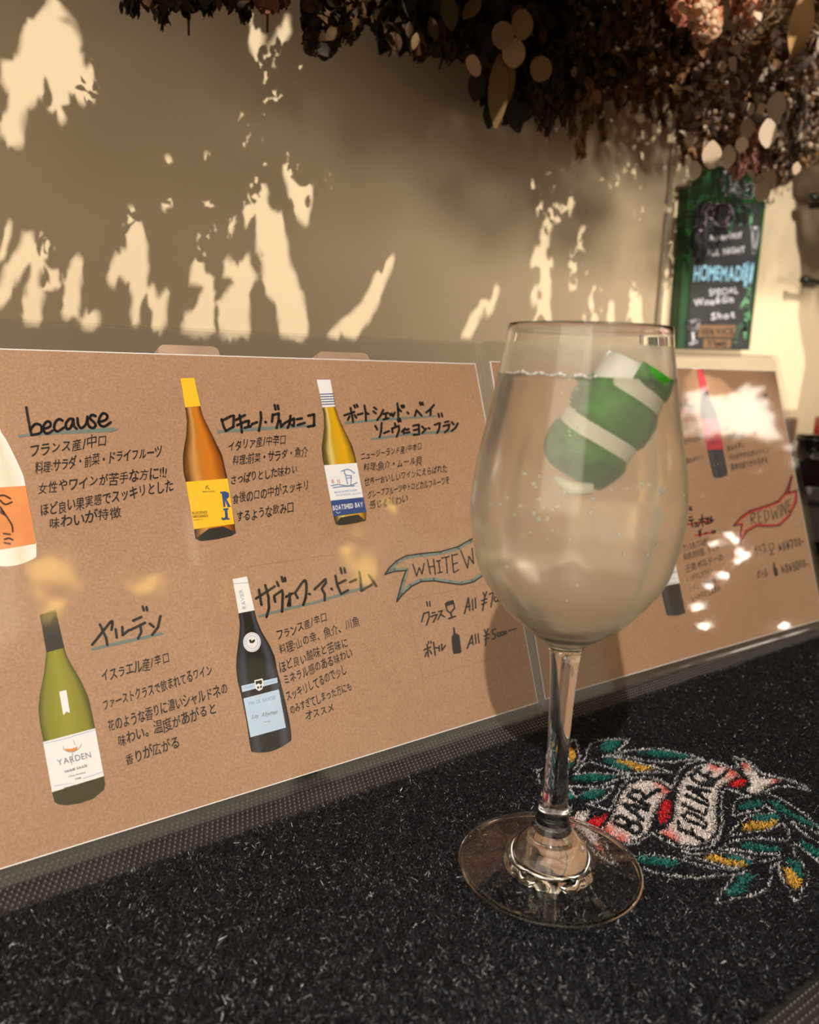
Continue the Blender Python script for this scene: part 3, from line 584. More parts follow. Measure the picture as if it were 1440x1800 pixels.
bG = bottle_pic(1, z8([(190, 60), (195, 200), (200, 330), (215, 420), (260, 480), (285, 560), (318, 685), (365, 885)]), z8([(245, 50), (265, 180), (290, 290), (340, 360), (395, 420), (425, 520), (455, 660), (498, 870)]), 3, R_red,
  [('paper_label', z8([(270, 500), (412, 470), (455, 660), (318, 685)]), WHITE, K)], label='black bottle picture with white label, half hidden by the glass')
k = Ink(CARD[1], .00068); k.text('Grand Mare', *z8([(330, 605), (432, 585)]), 5, 0, .02, .02).text('Bordeaux', *z8([(360, 640), (425, 628)]), 2.6, 0, 0, 0).stroke(z8([(335, 672), (440, 652)]), .7).make('label_print', DARK, bG)
bH = bottle_pic(1, [(960, 960), (963, 1000), (975, 1060), (998, 1138)], [(975, 958), (990, 1000), (1012, 1050), (1038, 1126)], 2, R_red, [('paper_label', [(968, 1030), (1005, 1024), (1018, 1070), (980, 1078)], WHITE, K)], label='black bottle picture at the lower left corner of the red wine menu')

T = .0005
def block(card, zz, lines, h, name='handwriting', **kw):
    k = Ink(CARD[card], T)
    for s, a, b, hh in lines: k.text(s, *zz([a, b]), hh * h * .95)
    return k.make(name, M['ink'], CARDS[card], **kw)
c1 = 1 / 3.42857; c2 = .25; c3 = 1 / 4.5
block(0, z1, [('フランス産/中口', (175, 690), (645, 625), 66), ('料理:サラダ・前菜・ドライフルーツ', (210, 792), (975, 688), 62), ('女性やワインが苦手な方に!!!', (225, 918), (1005, 818), 66), ('ほど良い果実感でスッキリとした', (240, 1055), (1045, 893), 66), ('味わいが特徴', (290, 1132), (730, 1058), 66)], c1)
block(0, z2, [('イタリア産/中辛口', (480, 770), (890, 718), 66), ('料理:前菜・サラダ・魚介', (510, 868), (1040, 808), 66), ('さっぱりとした味わい', (495, 1003), (970, 928), 62), ('食後の口の中がスッキリ', (510, 1142), (1055, 1038), 68), ('するような飲み口', (540, 1272), (945, 1192), 68)], c2)
block(0, z3, [('ニュージーランド産/中辛口', (420, 755), (905, 678), 56), ('料理:魚介・ムール貝', (440, 850), (905, 788), 60), ('世界一おいしいワインにえらばれた', (450, 963), (1105, 848), 58), ('グレープフルーツやトロピカルフルーツを', (475, 1060), (1125, 943), 56), ('感じる味わい', (490, 1148), (795, 1088), 60)], c3)
block(0, z4, [('イスラエル産/辛口', (610, 680), (1025, 560), 66), ('ファーストクラスで飲まれてるワイン', (620, 850), (1280, 632), 62), ('花のような香りに濃いシャルドネの', (650, 982), (1375, 742), 66), ('味わい。温度があがると', (710, 1068), (1310, 862), 66), ('香りが広がる', (755, 1183), (1085, 1063), 64)], c1)
block(0, z5, [('フランス産/辛口', (480, 742), (880, 585), 68), ('料理:山の幸、魚介、川魚', (500, 858), (1135, 622), 74), ('ほど良い酸味と苦味に', (500, 998), (1045, 785), 76), ('ミネラル感のある味わい', (535, 1098), (1080, 870), 72), ('スッキリしてるので少し', (555, 1222), (1035, 1005), 72), ('のみすぎてしまった方にも', (585, 1328), (1075, 1132), 68), ('オススメ', (705, 1372), (935, 1300), 66)], c3)
block(1, z7, [('ロ', (455, 580), (485, 575), 30), ('ピノ', (475, 640), (530, 630), 36), ('おだやかな渋み', (480, 732), (608, 692), 40), ('の味わいのワイン', (482, 868), (628, 828), 38)], c2)
block(1, z7, [('料理:', (755, 640), (810, 630), 40), ('肉料理・チーズ', (775, 690), (1110, 640), 36), ('飲みやすい', (790, 775), (915, 745), 40), ('渋みがやわらかいワイン', (800, 840), (1085, 780), 40), ('果実の香りがひろがる', (815, 910), (1080, 850), 44)], c2)
block(1, z8, [('フランス産/フルボディ', (455, 445), (690, 375), 46), ('料理:肉料理、トマト', (485, 500), (735, 430), 46), ('王道:ボルドーの', (500, 585), (765, 495), 46), ('しっかりしたワイン', (505, 652), (690, 590), 40), ('シチューなどの煮込', (525, 725), (745, 650), 42), ('しっかりとした重み', (540, 792), (745, 706), 42)], c2)
def title(card, zz, strokes, w, under, umat, name='title', lw=None):
    u = Ink(CARD[card], .00042)
    for poly in under: u.fill(zz(poly))
    if under: u.make('underline', umat, CARDS[card])
    k = Ink(CARD[card], T)
    for s in strokes: k.stroke(zz(s), w * 1.3, len(s) > 4)
    return k.make(name, M['ink'], CARDS[card])
title(0, z1, [[(157, 400), (165, 450), (178, 520), (188, 565)], [(180, 540), (195, 515), (212, 500), (240, 505), (250, 530), (240, 555), (190, 566)], [(262, 530), (300, 515), (302, 492), (282, 485), (262, 510), (264, 545), (285, 558), (315, 540)], [(375, 480), (355, 470), (332, 490), (325, 525), (345, 545), (385, 520)], [(440, 470), (415, 470), (395, 500), (402, 530), (425, 520), (440, 475)], [(440, 475), (445, 515), (462, 530)], [(465, 465), (470, 505), (490, 525), (518, 498), (525, 455)], [(525, 455), (528, 500), (540, 520)], [(575, 452), (552, 445), (540, 465), (560, 485), (575, 505), (560, 525), (535, 515)], [(590, 490), (635, 475), (645, 450), (620, 435), (597, 465), (597, 500), (625, 515), (665, 490)]], 3.7, [[(105, 565), (300, 545), (680, 520), (712, 530), (680, 547), (300, 564), (110, 580)]], M['teal_marker'], 'title')
title(0, z2, [[(435, 550), (450, 600), (465, 632)], [(440, 560), (500, 528), (522, 525), (518, 602)], [(465, 632), (520, 602)], [(535, 555), (600, 520)], [(545, 592), (605, 565)], [(562, 520), (575, 600), (578, 643)], [(602, 565), (627, 560), (624, 600)], [(597, 610), (640, 600)], [(648, 585), (685, 570)], [(710, 500), (714, 545), (698, 632)], [(743, 568), (747, 572)], [(795, 515), (790, 568)], [(795, 522), (838, 508), (836, 560), (822, 610)], [(808, 450), (815, 480)], [(830, 452), (836, 478)], [(848, 560), (854, 602), (884, 572)], [(895, 568), (945, 545), (943, 598), (930, 590)], [(920, 525), (914, 580), (900, 610)], [(965, 550), (1000, 543)], [(970, 590), (1020, 575)], [(1045, 525), (1086, 515), (1085, 595)], [(1042, 602), (1090, 592)]], 3.6, [[(402, 628), (700, 605), (1000, 590), (1060, 588), (1060, 602), (700, 628), (405, 648)]], M['teal_marker'])
title(0, z3, [[(290, 408), (370, 380)], [(340, 350), (354, 420), (360, 460)], [(332, 415), (318, 445)], [(372, 405), (386, 427)], [(368, 328), (376, 346)], [(388, 322), (396, 340)], [(396, 402), (436, 392)], [(450, 330), (460, 385), (462, 450)], [(458, 385), (482, 397)], [(525, 345), (545, 360)], [(520, 375), (540, 392)], [(550, 445), (578, 408), (598, 365)], [(600, 397), (636, 388)], [(620, 395), (618, 432)], [(600, 440), (640, 430)], [(650, 395), (655, 408)], [(665, 392), (670, 405)], [(690, 385), (676, 415)], [(710, 312), (716, 370), (718, 425)], [(716, 352), (740, 375)], [(742, 330), (750, 346)], [(758, 328), (765, 342)], [(789, 383), (798, 393)], [(848, 412), (862, 367), (902, 410)], [(888, 305), (895, 325)], [(908, 305), (913, 325)], [(1000, 325), (970, 360), (938, 385)], [(973, 362), (972, 405)], [(1035, 395), (1040, 420)], [(1060, 393), (1065, 416)],
  [(535, 490), (552, 520)], [(586, 468), (582, 530), (570, 580)], [(605, 547), (645, 532)], [(690, 470), (695, 490)], [(668, 510), (672, 542)], [(672, 510), (722, 490), (724, 525), (705, 575)], [(713, 440), (720, 458)], [(730, 435), (736, 455)], [(770, 510), (745, 537)], [(760, 525), (760, 552)], [(780, 522), (800, 516)], [(775, 547), (806, 540)], [(835, 490), (880, 480), (882, 557), (838, 562)], [(840, 524), (880, 517)], [(905, 495), (920, 510)], [(908, 547), (938, 513)], [(958, 508), (964, 512)], [(1005, 482), (1046, 468), (1042, 510), (1025, 546)], [(1085, 462), (1115, 455)], [(1075, 492), (1122, 480), (1112, 520), (1085, 542)], [(1140, 460), (1156, 480)], [(1140, 532), (1170, 505), (1188, 470)]], 3.1,
  [[(288, 460), (600, 430), (1010, 405), (1025, 420), (600, 450), (290, 478)], [(500, 585), (800, 548), (1100, 522), (1150, 525), (1150, 540), (800, 566), (505, 605)]], M['teal_marker'])
title(0, z4, [[(600, 335), (638, 418), (645, 460)], [(553, 458), (600, 400), (660, 325), (676, 320), (670, 368)], [(695, 365), (702, 414)], [(735, 350), (737, 400), (776, 368)], [(800, 312), (850, 290)], [(785, 368), (872, 325)], [(843, 340), (850, 380), (830, 420)], [(858, 228), (865, 250)], [(880, 230), (885, 250)], [(900, 330), (925, 350)], [(915, 398), (950, 352), (965, 285)]], 3.6, [[(548, 478), (700, 440), (975, 380), (985, 396), (700, 462), (550, 494)]], M['teal_marker'])
title(0, z5, [[(312, 415), (460, 320)], [(335, 345), (355, 465)], [(385, 310), (410, 400), (415, 490), (395, 562)], [(478, 285), (490, 315)], [(515, 245), (525, 280)], [(540, 250), (545, 278)], [(455, 402), (464, 440)], [(458, 392), (518, 350), (524, 380), (518, 520)], [(550, 402), (602, 375)], [(578, 375), (581, 470)], [(580, 412), (565, 472)], [(620, 370), (642, 412)], [(625, 365), (690, 275), (710, 300), (706, 400), (685, 465)], [(732, 378), (738, 382)], [(775, 342), (860, 262), (865, 290), (835, 332)], [(832, 340), (856, 380), (855, 430)], [(908, 338), (913, 342)], [(940, 235), (955, 310), (985, 380), (1040, 350)], [(958, 300), (1022, 270)], [(980, 175), (990, 215)], [(1010, 175), (1018, 210)], [(1055, 287), (1106, 265)], [(1130, 205), (1140, 290), (1145, 355), (1235, 300)], [(1205, 230), (1262, 316)]], 3.6, [[(330, 548), (500, 500), (800, 430), (1100, 335), (1235, 300), (1240, 320), (1100, 362), (800, 453), (500, 522), (335, 568)]], M['teal_marker'])
title(1, z7, [[(465, 420), (455, 470)], [(455, 435), (480, 470)], [(490, 430), (500, 445)], [(492, 455), (525, 445), (515, 495)], [(510, 405), (516, 420)], [(535, 450), (532, 490), (550, 485)], [(540, 470), (562, 440), (560, 495)]], 1.8, [[(455, 485), (520, 478), (520, 490), (455, 497)]], M['red_marker'])
title(1, z7, [[(985, 410), (1010, 395)], [(1005, 385), (995, 415)], [(1015, 405), (1035, 400)], [(1042, 385), (1060, 380), (1050, 410)], [(1065, 372), (1068, 380)], [(1035, 470), (1052, 465)]], 2, [[(1000, 420), (1050, 410), (1050, 420), (1000, 430)]], M['red_marker'])
title(1, z8, [[(510, 245), (514, 250)], [(520, 200), (545, 195)], [(515, 222), (555, 215)], [(538, 222), (545, 265)], [(560, 240), (580, 235)], [(572, 236), (575, 262)], [(560, 265), (590, 258)], [(590, 215), (640, 205)], [(612, 180), (618, 262)], [(605, 225), (590, 250)], [(625, 225), (640, 240)], [(650, 200), (655, 235), (640, 245), (675, 235), (665, 205), (645, 210)], [(680, 190), (680, 230), (695, 215)], [(520, 125), (527, 150)], [(535, 122), (540, 148)], [(590, 290), (598, 330)], [(605, 280), (600, 335)], [(630, 310), (650, 305)], [(680, 300), (705, 290), (705, 305), (690, 310)]], 2, [[(485, 245), (680, 215), (680, 228), (485, 260)], [(560, 320), (690, 300), (690, 312), (560, 332)]], M['red_marker'])
# banners
bt = z6([(160, 405), (190, 360), (250, 300), (330, 257), (450, 240), (600, 225), (740, 185), (835, 130), (960, 80), (1090, 60), (1120, 180), (1060, 260), (1110, 330), (1040, 360), (940, 410), (860, 465), (770, 485), (680, 475), (550, 455), (450, 460), (370, 500), (300, 565), (255, 620), (300, 450), (328, 374), (240, 380), (160, 405)])
def inset(poly, d):
    P = np.array(poly[:-1]); n = len(P); out = []
    A = sum(P[i][0] * P[(i + 1) % n][1] - P[(i + 1) % n][0] * P[i][1] for i in range(n)); sg = 1 if A > 0 else -1
    for i in range(n):
        e1 = P[i] - P[i - 1]; e2 = P[(i + 1) % n] - P[i]; n1 = np.array([-e1[1], e1[0]]) / np.linalg.norm(e1); n2 = np.array([-e2[1], e2[0]]) / np.linalg.norm(e2)
        m = (n1 + n2); m /= max(np.linalg.norm(m), .3); out.append(tuple(P[i] + sg * m * d))
    return out + [out[0]]
def banner(card, pts, letters, tint, w, wl, ins, label):
    b = Ink(CARD[card], .00042).stroke(inset(pts, ins), w * 2.3).make('banner', tint, CARDS[card], label=label)
    Ink(CARD[card], .00052).stroke(pts, w).make('banner_outline', M['ink'], b)
    k = Ink(CARD[card], .00056)
    for s in letters: k.stroke(s, wl)
    k.make('banner_lettering', M['ink'], b)
BT = plain('banner_teal', lin((120, 132, 122)), .6)
banner(0, bt, [z6(s) for s in ([(382, 325), (412, 418), (432, 350), (455, 402), (472, 318)], [(497, 290), (520, 400)], [(545, 285), (560, 405)], [(508, 345), (552, 340)], [(570, 300), (600, 295)], [(585, 298), (598, 390)], [(580, 393), (615, 386)], [(610, 276), (670, 262)], [(645, 270), (655, 395)], [(690, 250), (705, 390)], [(690, 254), (736, 245)], [(698, 325), (735, 312)], [(705, 390), (745, 367)], [(760, 215), (815, 355), (825, 262), (862, 320), (850, 200)], [(895, 190), (915, 300)], [(940, 290), (930, 180), (985, 270), (975, 160)], [(1010, 150), (1025, 250)], [(1010, 152), (1045, 140)], [(1016, 200), (1045, 190)], [(1025, 250), (1060, 235)])], BT, 2.4, 2.3, 3.2, 'white wine banner outlined in black and grey teal')
rb = z7([(832, 1300), (880, 1240), (950, 1190), (1080, 1150), (1150, 1120), (1200, 1060), (1245, 945), (1225, 1065), (1282, 1045), (1278, 1130), (1230, 1230), (1160, 1298), (1090, 1305), (1000, 1300), (930, 1340), (875, 1425), (890, 1290), (832, 1300)])
banner(1, rb, [z7(s) for s in ([(955, 1215), (962, 1287)], [(955, 1213), (982, 1207), (984, 1240), (962, 1248), (990, 1282)], [(1005, 1202), (1015, 1282)], [(1005, 1202), (1030, 1193)], [(1010, 1240), (1030, 1232)], [(1015, 1282), (1040, 1270)], [(1050, 1190), (1060, 1274), (1085, 1235), (1075, 1195), (1050, 1190)], [(1095, 1175), (1115, 1257), (1125, 1190), (1140, 1247), (1145, 1160)], [(1160, 1150), (1168, 1237)], [(1180, 1227), (1175, 1140), (1205, 1217), (1200, 1125)], [(1215, 1120), (1222, 1202)], [(1215, 1122), (1235, 1112)], [(1218, 1160), (1235, 1150)], [(1222, 1202), (1242, 1188)])], M['red_marker'], 1.8, 1.5, 2.4, 'red wine banner outlined in black and red')
circ = lambda cx, cy, rx, ry=None: [(cx + rx * math.cos(t), cy + (ry or rx) * math.sin(t)) for t in np.linspace(0, 2 * np.pi, 9)]
k = Ink(CARD[0], T)
for s in ([(492, 620), (498, 655)], [(515, 618), (518, 655)], [(470, 710), (452, 778)], [(470, 715), (508, 700), (512, 740), (490, 805)], [(535, 710), (556, 705)], [(525, 738), (575, 720), (545, 782)], [(585, 700), (615, 690), (580, 762)], [(600, 720), (633, 740)],
          [(790, 715), (822, 590), (832, 690)], [(800, 665), (836, 655)], [(852, 602), (858, 687)], [(875, 590), (880, 670)], [(938, 548), (952, 580)], [(966, 540), (950, 590), (935, 690)], [(925, 612), (970, 597)], [(928, 642), (968, 624)], [(985, 562), (1020, 545), (1000, 662)], circ(1040, 600, 14, 22), circ(1070, 595, 14, 22), circ(1100, 588, 14, 20),
          [(470, 1002), (525, 977)], [(495, 955), (505, 1055)], [(490, 1020), (480, 1052)], [(515, 1005), (530, 1030)], [(505, 935), (508, 950)], [(525, 933), (528, 948)], [(545, 940), (560, 1045)], [(552, 985), (582, 985)], [(590, 970), (592, 1010)], [(610, 955), (612, 1006), (640, 965)],
          [(812, 990), (850, 885), (858, 960)], [(822, 955), (858, 942)], [(875, 880), (882, 950)], [(898, 875), (905, 945)], [(948, 840), (960, 868)], [(976, 835), (962, 880), (958, 967)], [(945, 892), (985, 876)], [(950, 917), (982, 907)], [(1035, 835), (1012, 845), (1015, 875), (1035, 877), (1035, 905), (1010, 917)], circ(1062, 880, 12, 16), circ(1090, 872, 11, 15), circ(1115, 864, 9, 12), [(1142, 850), (1200, 832)]): k.stroke(z6(s), 2.7)
k.stroke(z6([(640, 635), (652, 690), (680, 710), (712, 670), (700, 612)]), 2.6).fill(z6([(636, 640), (650, 620), (690, 608), (706, 618), (704, 640), (650, 656)])).stroke(z6([(682, 712), (692, 745)]), 3).stroke(z6([(666, 755), (720, 735)]), 3).fill(z6([(700, 822), (712, 820), (720, 868), (748, 880), (754, 910), (768, 1015), (755, 1028), (708, 1035), (698, 1020), (688, 920), (690, 895), (702, 875)]))
k.make('price_list', M['ink'], CARDS[0])
k = Ink(CARD[1], T)
k.text('グラス', *z8([(985, 478), (1072, 440)]), 16).text('All¥700-', *z8([(1150, 448), (1335, 385)]), 17, .1, .02).text('ボトル', *z8([(1003, 635), (1078, 610)]), 14).text('All¥5000-', *z8([(1170, 600), (1365, 540)]), 17, .1, .02)
k.stroke(z8([(1085, 385), (1090, 425), (1105, 430), (1118, 415), (1112, 380), (1085, 385)]), 1.5).stroke(z8([(1103, 430), (1105, 455)]), 1.6).stroke(z8([(1090, 462), (1122, 455)]), 1.6).fill(z8([(1116, 515), (1126, 515), (1128, 545), (1140, 560), (1150, 605), (1130, 615), (1122, 600), (1112, 560)]))
k.make('price_list', M['ink'], CARDS[1])
PATCH = plain('patch_edge', lin((150, 108, 76)), .7)
k = Ink(CARD[0], .00036)
for s in ([(242, 165), (1125, 38), (1205, 395)], [(242, 165), (262, 300)]): k.stroke(z5(s), .7)
for s in ([(330, 605), (870, 500), (1000, 475)], [(330, 605), (465, 1228)], [(465, 1225), (1100, 1040)], [(870, 500), (890, 600)]): k.stroke(z6(s), .7)
k.make('pasted_slip_edge', PATCH, CARDS[0])

# wooden stands behind the left holder
for (xa, xb, y), lab in (((283, 390, 616), 'pale wooden stand behind the white wine menu, nearer the left edge'), ((565, 655, 627), 'pale wooden stand behind the white wine menu, nearer the wine glass')):
    pl = CARD[0]; sa, ua = pl.su(xa, y); sb, _ = pl.su(xb, y); top = ua + .0042
    st = empty('wooden_stand', (float((sa + sb) / 2), .42, -.006), label=lab, cat='stand')
    me = plate(pl, rounded(sa, .003, sb, top, .0032), -.0105, -.0034, True)
    child('upright', me, M['wood'], st); child('split_block', plate(pl, rounded(sa + (sb - sa) * .42, .003, sb - .001, top - .0012, .003), -.0165, -.0108, True), M['wood'], st)
    child('foot', box((sa, .318, -.006), (sb, .44, .005), .002), M['wood'], st)
    child('rear_brace', join(tube([(sa + .006, .43, .0), pl.at(sa + .006, .15, -.013)], .003), tube([(sb - .006, .43, .0), pl.at(sb - .006, .15, -.013)], .003)), M['wood'], st)

# ------------------------------------------------------------------ wine glass
GX, GY = .2152, .1934
OUT = [(.0281, .2096), (.0289, .2032), (.0313, .1899), (.0338, .1764), (.0366, .1626), (.0380, .1520), (.0384, .1455), (.0380, .1390), (.0354, .1255), (.0325, .1185), (.0280, .1120), (.0222, .1050), (.0150, .0990), (.0095, .0952), (.0066, .0920), (.0055, .0868), (.0047, .0727), (.0042, .0551), (.0046, .0432), (.0053, .0300), (.0060, .0240), (.0074, .0185), (.0100, .0145), (.0128, .0112), (.0145, .0082), (.0160, .0062), (.0200, .0048), (.0280, .0032), (.0345, .0021), (.0358, .0016), (.0361, .0010), (.0356, .0004), (.0330, .0002), (.0180, .0012), (0, .0022)]
def dense(P, n):
    P = np.array(P); out = []
    for i in range(len(P) - 1):
        a, b, c, e = P[max(i - 1, 0)], P[i], P[i + 1], P[min(i + 2, len(P) - 1)]
        for t in np.linspace(0, 1, n + 1)[:-1]:
            q = .5 * (2 * b + (c - a) * t + (2 * a - 5 * b + 4 * c - e) * t * t + (3 * b - a - 3 * c + e) * t ** 3); out.append((max(q[0], 0), q[1]))
    return out + [tuple(P[-1])]
D = dense(OUT, 4)
zs = np.array([q[1] for q in D]); rs = np.array([q[0] for q in D])
bowl_out = [q for q in D[:int(np.argmin(np.abs(zs - .0920))) + 1]]
ib = len(bowl_out) - 1; it_ = int(np.argmin(np.abs(zs - .0300)))
TH = .0010
def r_out(z): o = np.array(bowl_out)[::-1]; return np.interp(z, o[:, 1], o[:, 0])
inner_z = np.concatenate([np.linspace(.1010, .1090, 9), np.linspace(.1120, .2090, 40)])
inner = [(max(float(r_out(z - TH * .4)) - TH, .0005), float(z)) for z in inner_z]; inner = [(0, .1003)] + [(inner[0][0] * .55, .1005)] + inner[0:]
rim = [(inner[-1][0] + .00025, .2096), (.5 * (inner[-1][0] + .0281), .2098)]
prof = inner + rim + bowl_out                                     # bottom of the cavity, up the inside, over the rim, down the outside
wg = empty('wine_glass', (GX, GY, 0.0), label='stemmed wine glass of misted sparkling wine standing on the black bar mat', cat='wine glass')
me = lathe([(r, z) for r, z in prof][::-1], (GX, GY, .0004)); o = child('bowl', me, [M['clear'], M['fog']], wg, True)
cen = np.array([p.center for p in me.polygons]); nrm = np.array([p.normal for p in me.polygons])
rad = (cen[:, 0] - GX) * nrm[:, 0] + (cen[:, 1] - GY) * nrm[:, 1]
if np.mean(rad[cen[:, 2] > .15]) != 0 and rad[(cen[:, 2] > .15)][-1] is not None:
    rr_ = np.hypot(cen[:, 0] - GX, cen[:, 1] - GY); outer = rr_ > r_out(cen[:, 2] - .0004) - TH * .45
    if np.mean(rad[outer & (cen[:, 2] > .15)]) < 0: me.flip_normals()
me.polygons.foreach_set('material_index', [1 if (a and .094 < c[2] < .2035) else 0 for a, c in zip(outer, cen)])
def orient(me, c):
    cn = np.array([p.center for p in me.polygons]); nr = np.array([p.normal for p in me.polygons])
    if np.sum(((cn - np.array(c)) * nr)[:, :2]) < 0: me.flip_normals()
    return me
child('stem', orient(lathe(D[ib:it_ + 1], (GX, GY, .0004)), (GX, GY, .05)), M['clear'], wg, True)
fm = lathe(D[it_:], (GX, GY, .0004)); fo = child('foot', orient(fm, (GX, GY, .004)), [M['clear'], M['thin_glass']], wg, True)
fm.polygons.foreach_set('material_index', [1 if .0175 < math.hypot(p.center[0] - GX, p.center[1] - GY) < .0340 else 0 for p in fm.polygons])

# drink with bubbles
LIQ = .1925
lp = [(0, LIQ)] + [(float(r_out(z - TH * .4)) - .0006, float(z)) for z in np.linspace(LIQ, .1120, 40)] + [(float(r_out(z - TH * .4)) - .0006, float(z)) for z in np.linspace(.109, .1006, 10)] + [(0, .0999)]
lm = orient(lathe(lp, (GX, GY, .0004)), (GX, GY, .15))
wine = link('sparkling_wine', lm, M['wine'], None, True, label='pale sparkling white wine filling the stemmed glass', cat='drink')
def bowl_hit(x, y, inset_):
    v = ray(x, y); t = .2
    for _ in range(800):
        P = CAM + v * t
        if np.hypot(P[0] - GX, P[1] - GY) < r_out(P[2]) - inset_: return P
        t += .0004
    return None
ico = bmesh.new(); bmesh.ops.create_icosphere(ico, subdivisions=2, radius=1); ico_me = bpy.data.meshes.new('bubble'); ico.to_mesh(ico_me); ico.free()
ico_me.materials.append(M['bubble']); ico_me.polygons.foreach_set('use_smooth', [True] * len(ico_me.polygons))
bub = [(425, 865, 11), (500, 880, 12), (470, 920, 14), (485, 935, 10), (497, 998, 11), (335, 990, 12), (300, 1022, 12), (258, 1022, 9), (405, 1032, 13), (375, 1078, 9), (565, 1048, 9), (592, 1035, 12), (470, 1072, 14), (497, 1097, 14), (542, 1098, 12), (755, 1065, 12), (772, 998, 12), (628, 960, 14), (945, 940, 9), (1005, 940, 9), (1020, 920, 14), (1058, 925, 12), (1118, 950, 20), (1175, 1005, 11), (1225, 975, 7), (900, 1175, 8), (1097, 1232, 11), (1045, 1280, 12), (923, 1272, 8), (335, 1340, 8), (455, 1165, 7), (425, 1185, 8), (565, 1158, 7), (540, 1200, 8), (655, 1200, 7), (660, 1437, 7), (693, 1437, 8), (640, 1515, 7), (627, 1585, 8), (990, 1220, 6), (865, 945, 8), (520, 1040, 7)]
bub += [(330 + i * 16 + random.uniform(-6, 6), 338 + 8 * math.sin(i) + i * .9, random.uniform(6, 12)) for i in range(30)]
bub += [(640 + random.uniform(-45, 70), 380 + i * 22, random.uniform(4, 8)) for i in range(14)]
for x, y, r in bub:
    P = bowl_hit(780 + x / 2.95, 540 + y / 2.95, .0017)
    if P is None: continue
    b = bpy.data.objects.new('bubble', ico_me); COL.objects.link(b); b.parent = wine; b.location = P; s = r / 2.95 * .5 * .00033; b.scale = (s, s, s)

# lime peel twist
def lime():
    top = ray(1138, 640); bot = ray(1012, 842)
    dist = .262
    fwdh = np.array([GX, GY]); fwdh = fwdh / np.linalg.norm(fwdh)
    def at(x, y, depth):                                         # point on a vertical plane facing the camera through the glass, shifted towards it
        n = np.array([fwdh[0], fwdh[1], 0]); Pc = np.array([GX, GY, .15]) - n * depth
        return hit(x, y, Pc, n)
    G = np.array([GX, GY, 0])
    A, B = at(1143, 655, .015), at(1004, 836, .019)              # upper and lower ends of its axis
    def sh(P): return P + (np.array([GX, GY, P[2]]) - P) * 0.24      # the wine magnifies what it holds
    A, B = sh(A), sh(B); ax = (B - A); L = np.linalg.norm(ax); ax /= L
    n0 = np.array([-fwdh[0], -fwdh[1], 0]); n0 -= ax * (n0 @ ax); n0 /= np.linalg.norm(n0); n1 = np.cross(ax, n0)
    lm_ = empty('lime_twist', tuple(B), label='spiral twist of green lime peel with white pith bands inside the wine glass', cat='garnish')
    pitch = .0185; R0 = .0122
    def rad_(t): return R0 * (0.92 + .12 * math.sin(math.pi * min(max(t / L, 0), 1))) * (1 if t < L * .75 else 1 - .18 * ((t / L - .75) / .25) ** 2)
    def ribbon(f0, f1, dr0, dr1, nt=150, nw=6):
        V, Fc = [], []; turns = L / pitch + .15
        for i in range(nt + 1):
            th = i / nt * turns * 2 * math.pi
            for k in range(nw + 1):
                t = (th / (2 * math.pi) - .8 * math.sin(th) / (2 * math.pi) - .55 + f0 + (f1 - f0) * k / nw) * pitch; t = min(max(t, -.003), L + .001)
                e = 1 - (2 * k / nw - 1) ** 4 * .1
                for dr in (dr0, dr1):
                    r = (rad_(t) + dr) * (e if dr == dr1 else 1); q = A + ax * t + r * (math.cos(th) * n0 - math.sin(th) * n1); V.append(q)
        w = (nw + 1) * 2
        for i in range(nt):
            for k in range(nw):
                a = i * w + k * 2; Fc += [(a + 1, a + 3, a + w + 3, a + w + 1), (a, a + w, a + w + 2, a + 2)]
            a = i * w; Fc += [(a, a + 1, a + w + 1, a + w)]; a = i * w + nw * 2; Fc += [(a, a + w, a + w + 1, a + 1)]
        for i in (0, nt):
            for k in range(nw): a = i * w + k * 2; Fc.append((a, a + 2, a + 3, a + 1) if i == 0 else (a, a + 1, a + 3, a + 2))
        return mesh('ribbon', V, Fc)
    skin = plain('lime_skin', (.018, .19, .002), .38, .55, 130, .35, bscale=900)
    pith = plain('lime_pith', (.93, .94, .80), .6, .05, 200, .2, bscale=600)
    V, Fc = [], []
    prof_ = [(t, rad_(t) - .0004) for t in np.linspace(-.002, L, 20)]
    me = mesh('core', [], [])
    ms = [tube([A + ax * t for t, _ in prof_], [r for _, r in prof_], 40, True)]
    child('pith', ms[0], pith, lm_, True)
    child('skin', ribbon(.0, .73, -.0008, .0009), skin, lm_, True)
    tip = B + n1 * .0 
    child('curled_end', tube([B + n0 * R0 * .6 - n1 * .007 + ax * .001, B + n0 * R0 * .72 - n1 * .002 + ax * .004, B + n0 * R0 * .5 + n1 * .004 + ax * .0035], [.002, .0022, .0012], 10), pith, lm_, True)
lime()

# ------------------------------------------------------------------ chalkboard on the wall
cb = Upright(WALL_Y - .014); zb = lambda p: Z(1100, 200, 4.091, p)
outline = zb([(370, 1690), (890, 1700), (1010, 630), (955, 612), (930, 510), (870, 420), (780, 380), (700, 375), (620, 395), (560, 450), (540, 515), (470, 522), (455, 535)])
P = np.array([cb.px(*q) for q in outline]); GREEN = plain('dark_green_paint', (.008, .055, .014), .4, .2, 30); SLATE = plain('blackboard_slate', (.020, .021, .023), .7, .35, 40)
cbo = empty('chalkboard', (float(P[:, 0].mean()), WALL_Y, float(P[:, 2].min())), label='narrow green framed chalkboard menu with an arched top hanging on the wall at right', cat='chalkboard')
child('frame', plate(cb, outline, -.012, .0), GREEN, cbo)
child('slate', plate(cb, zb([(428, 1688), (868, 1694), (968, 660), (800, 640), (500, 650)]), .0, .0012), SLATE, cbo)
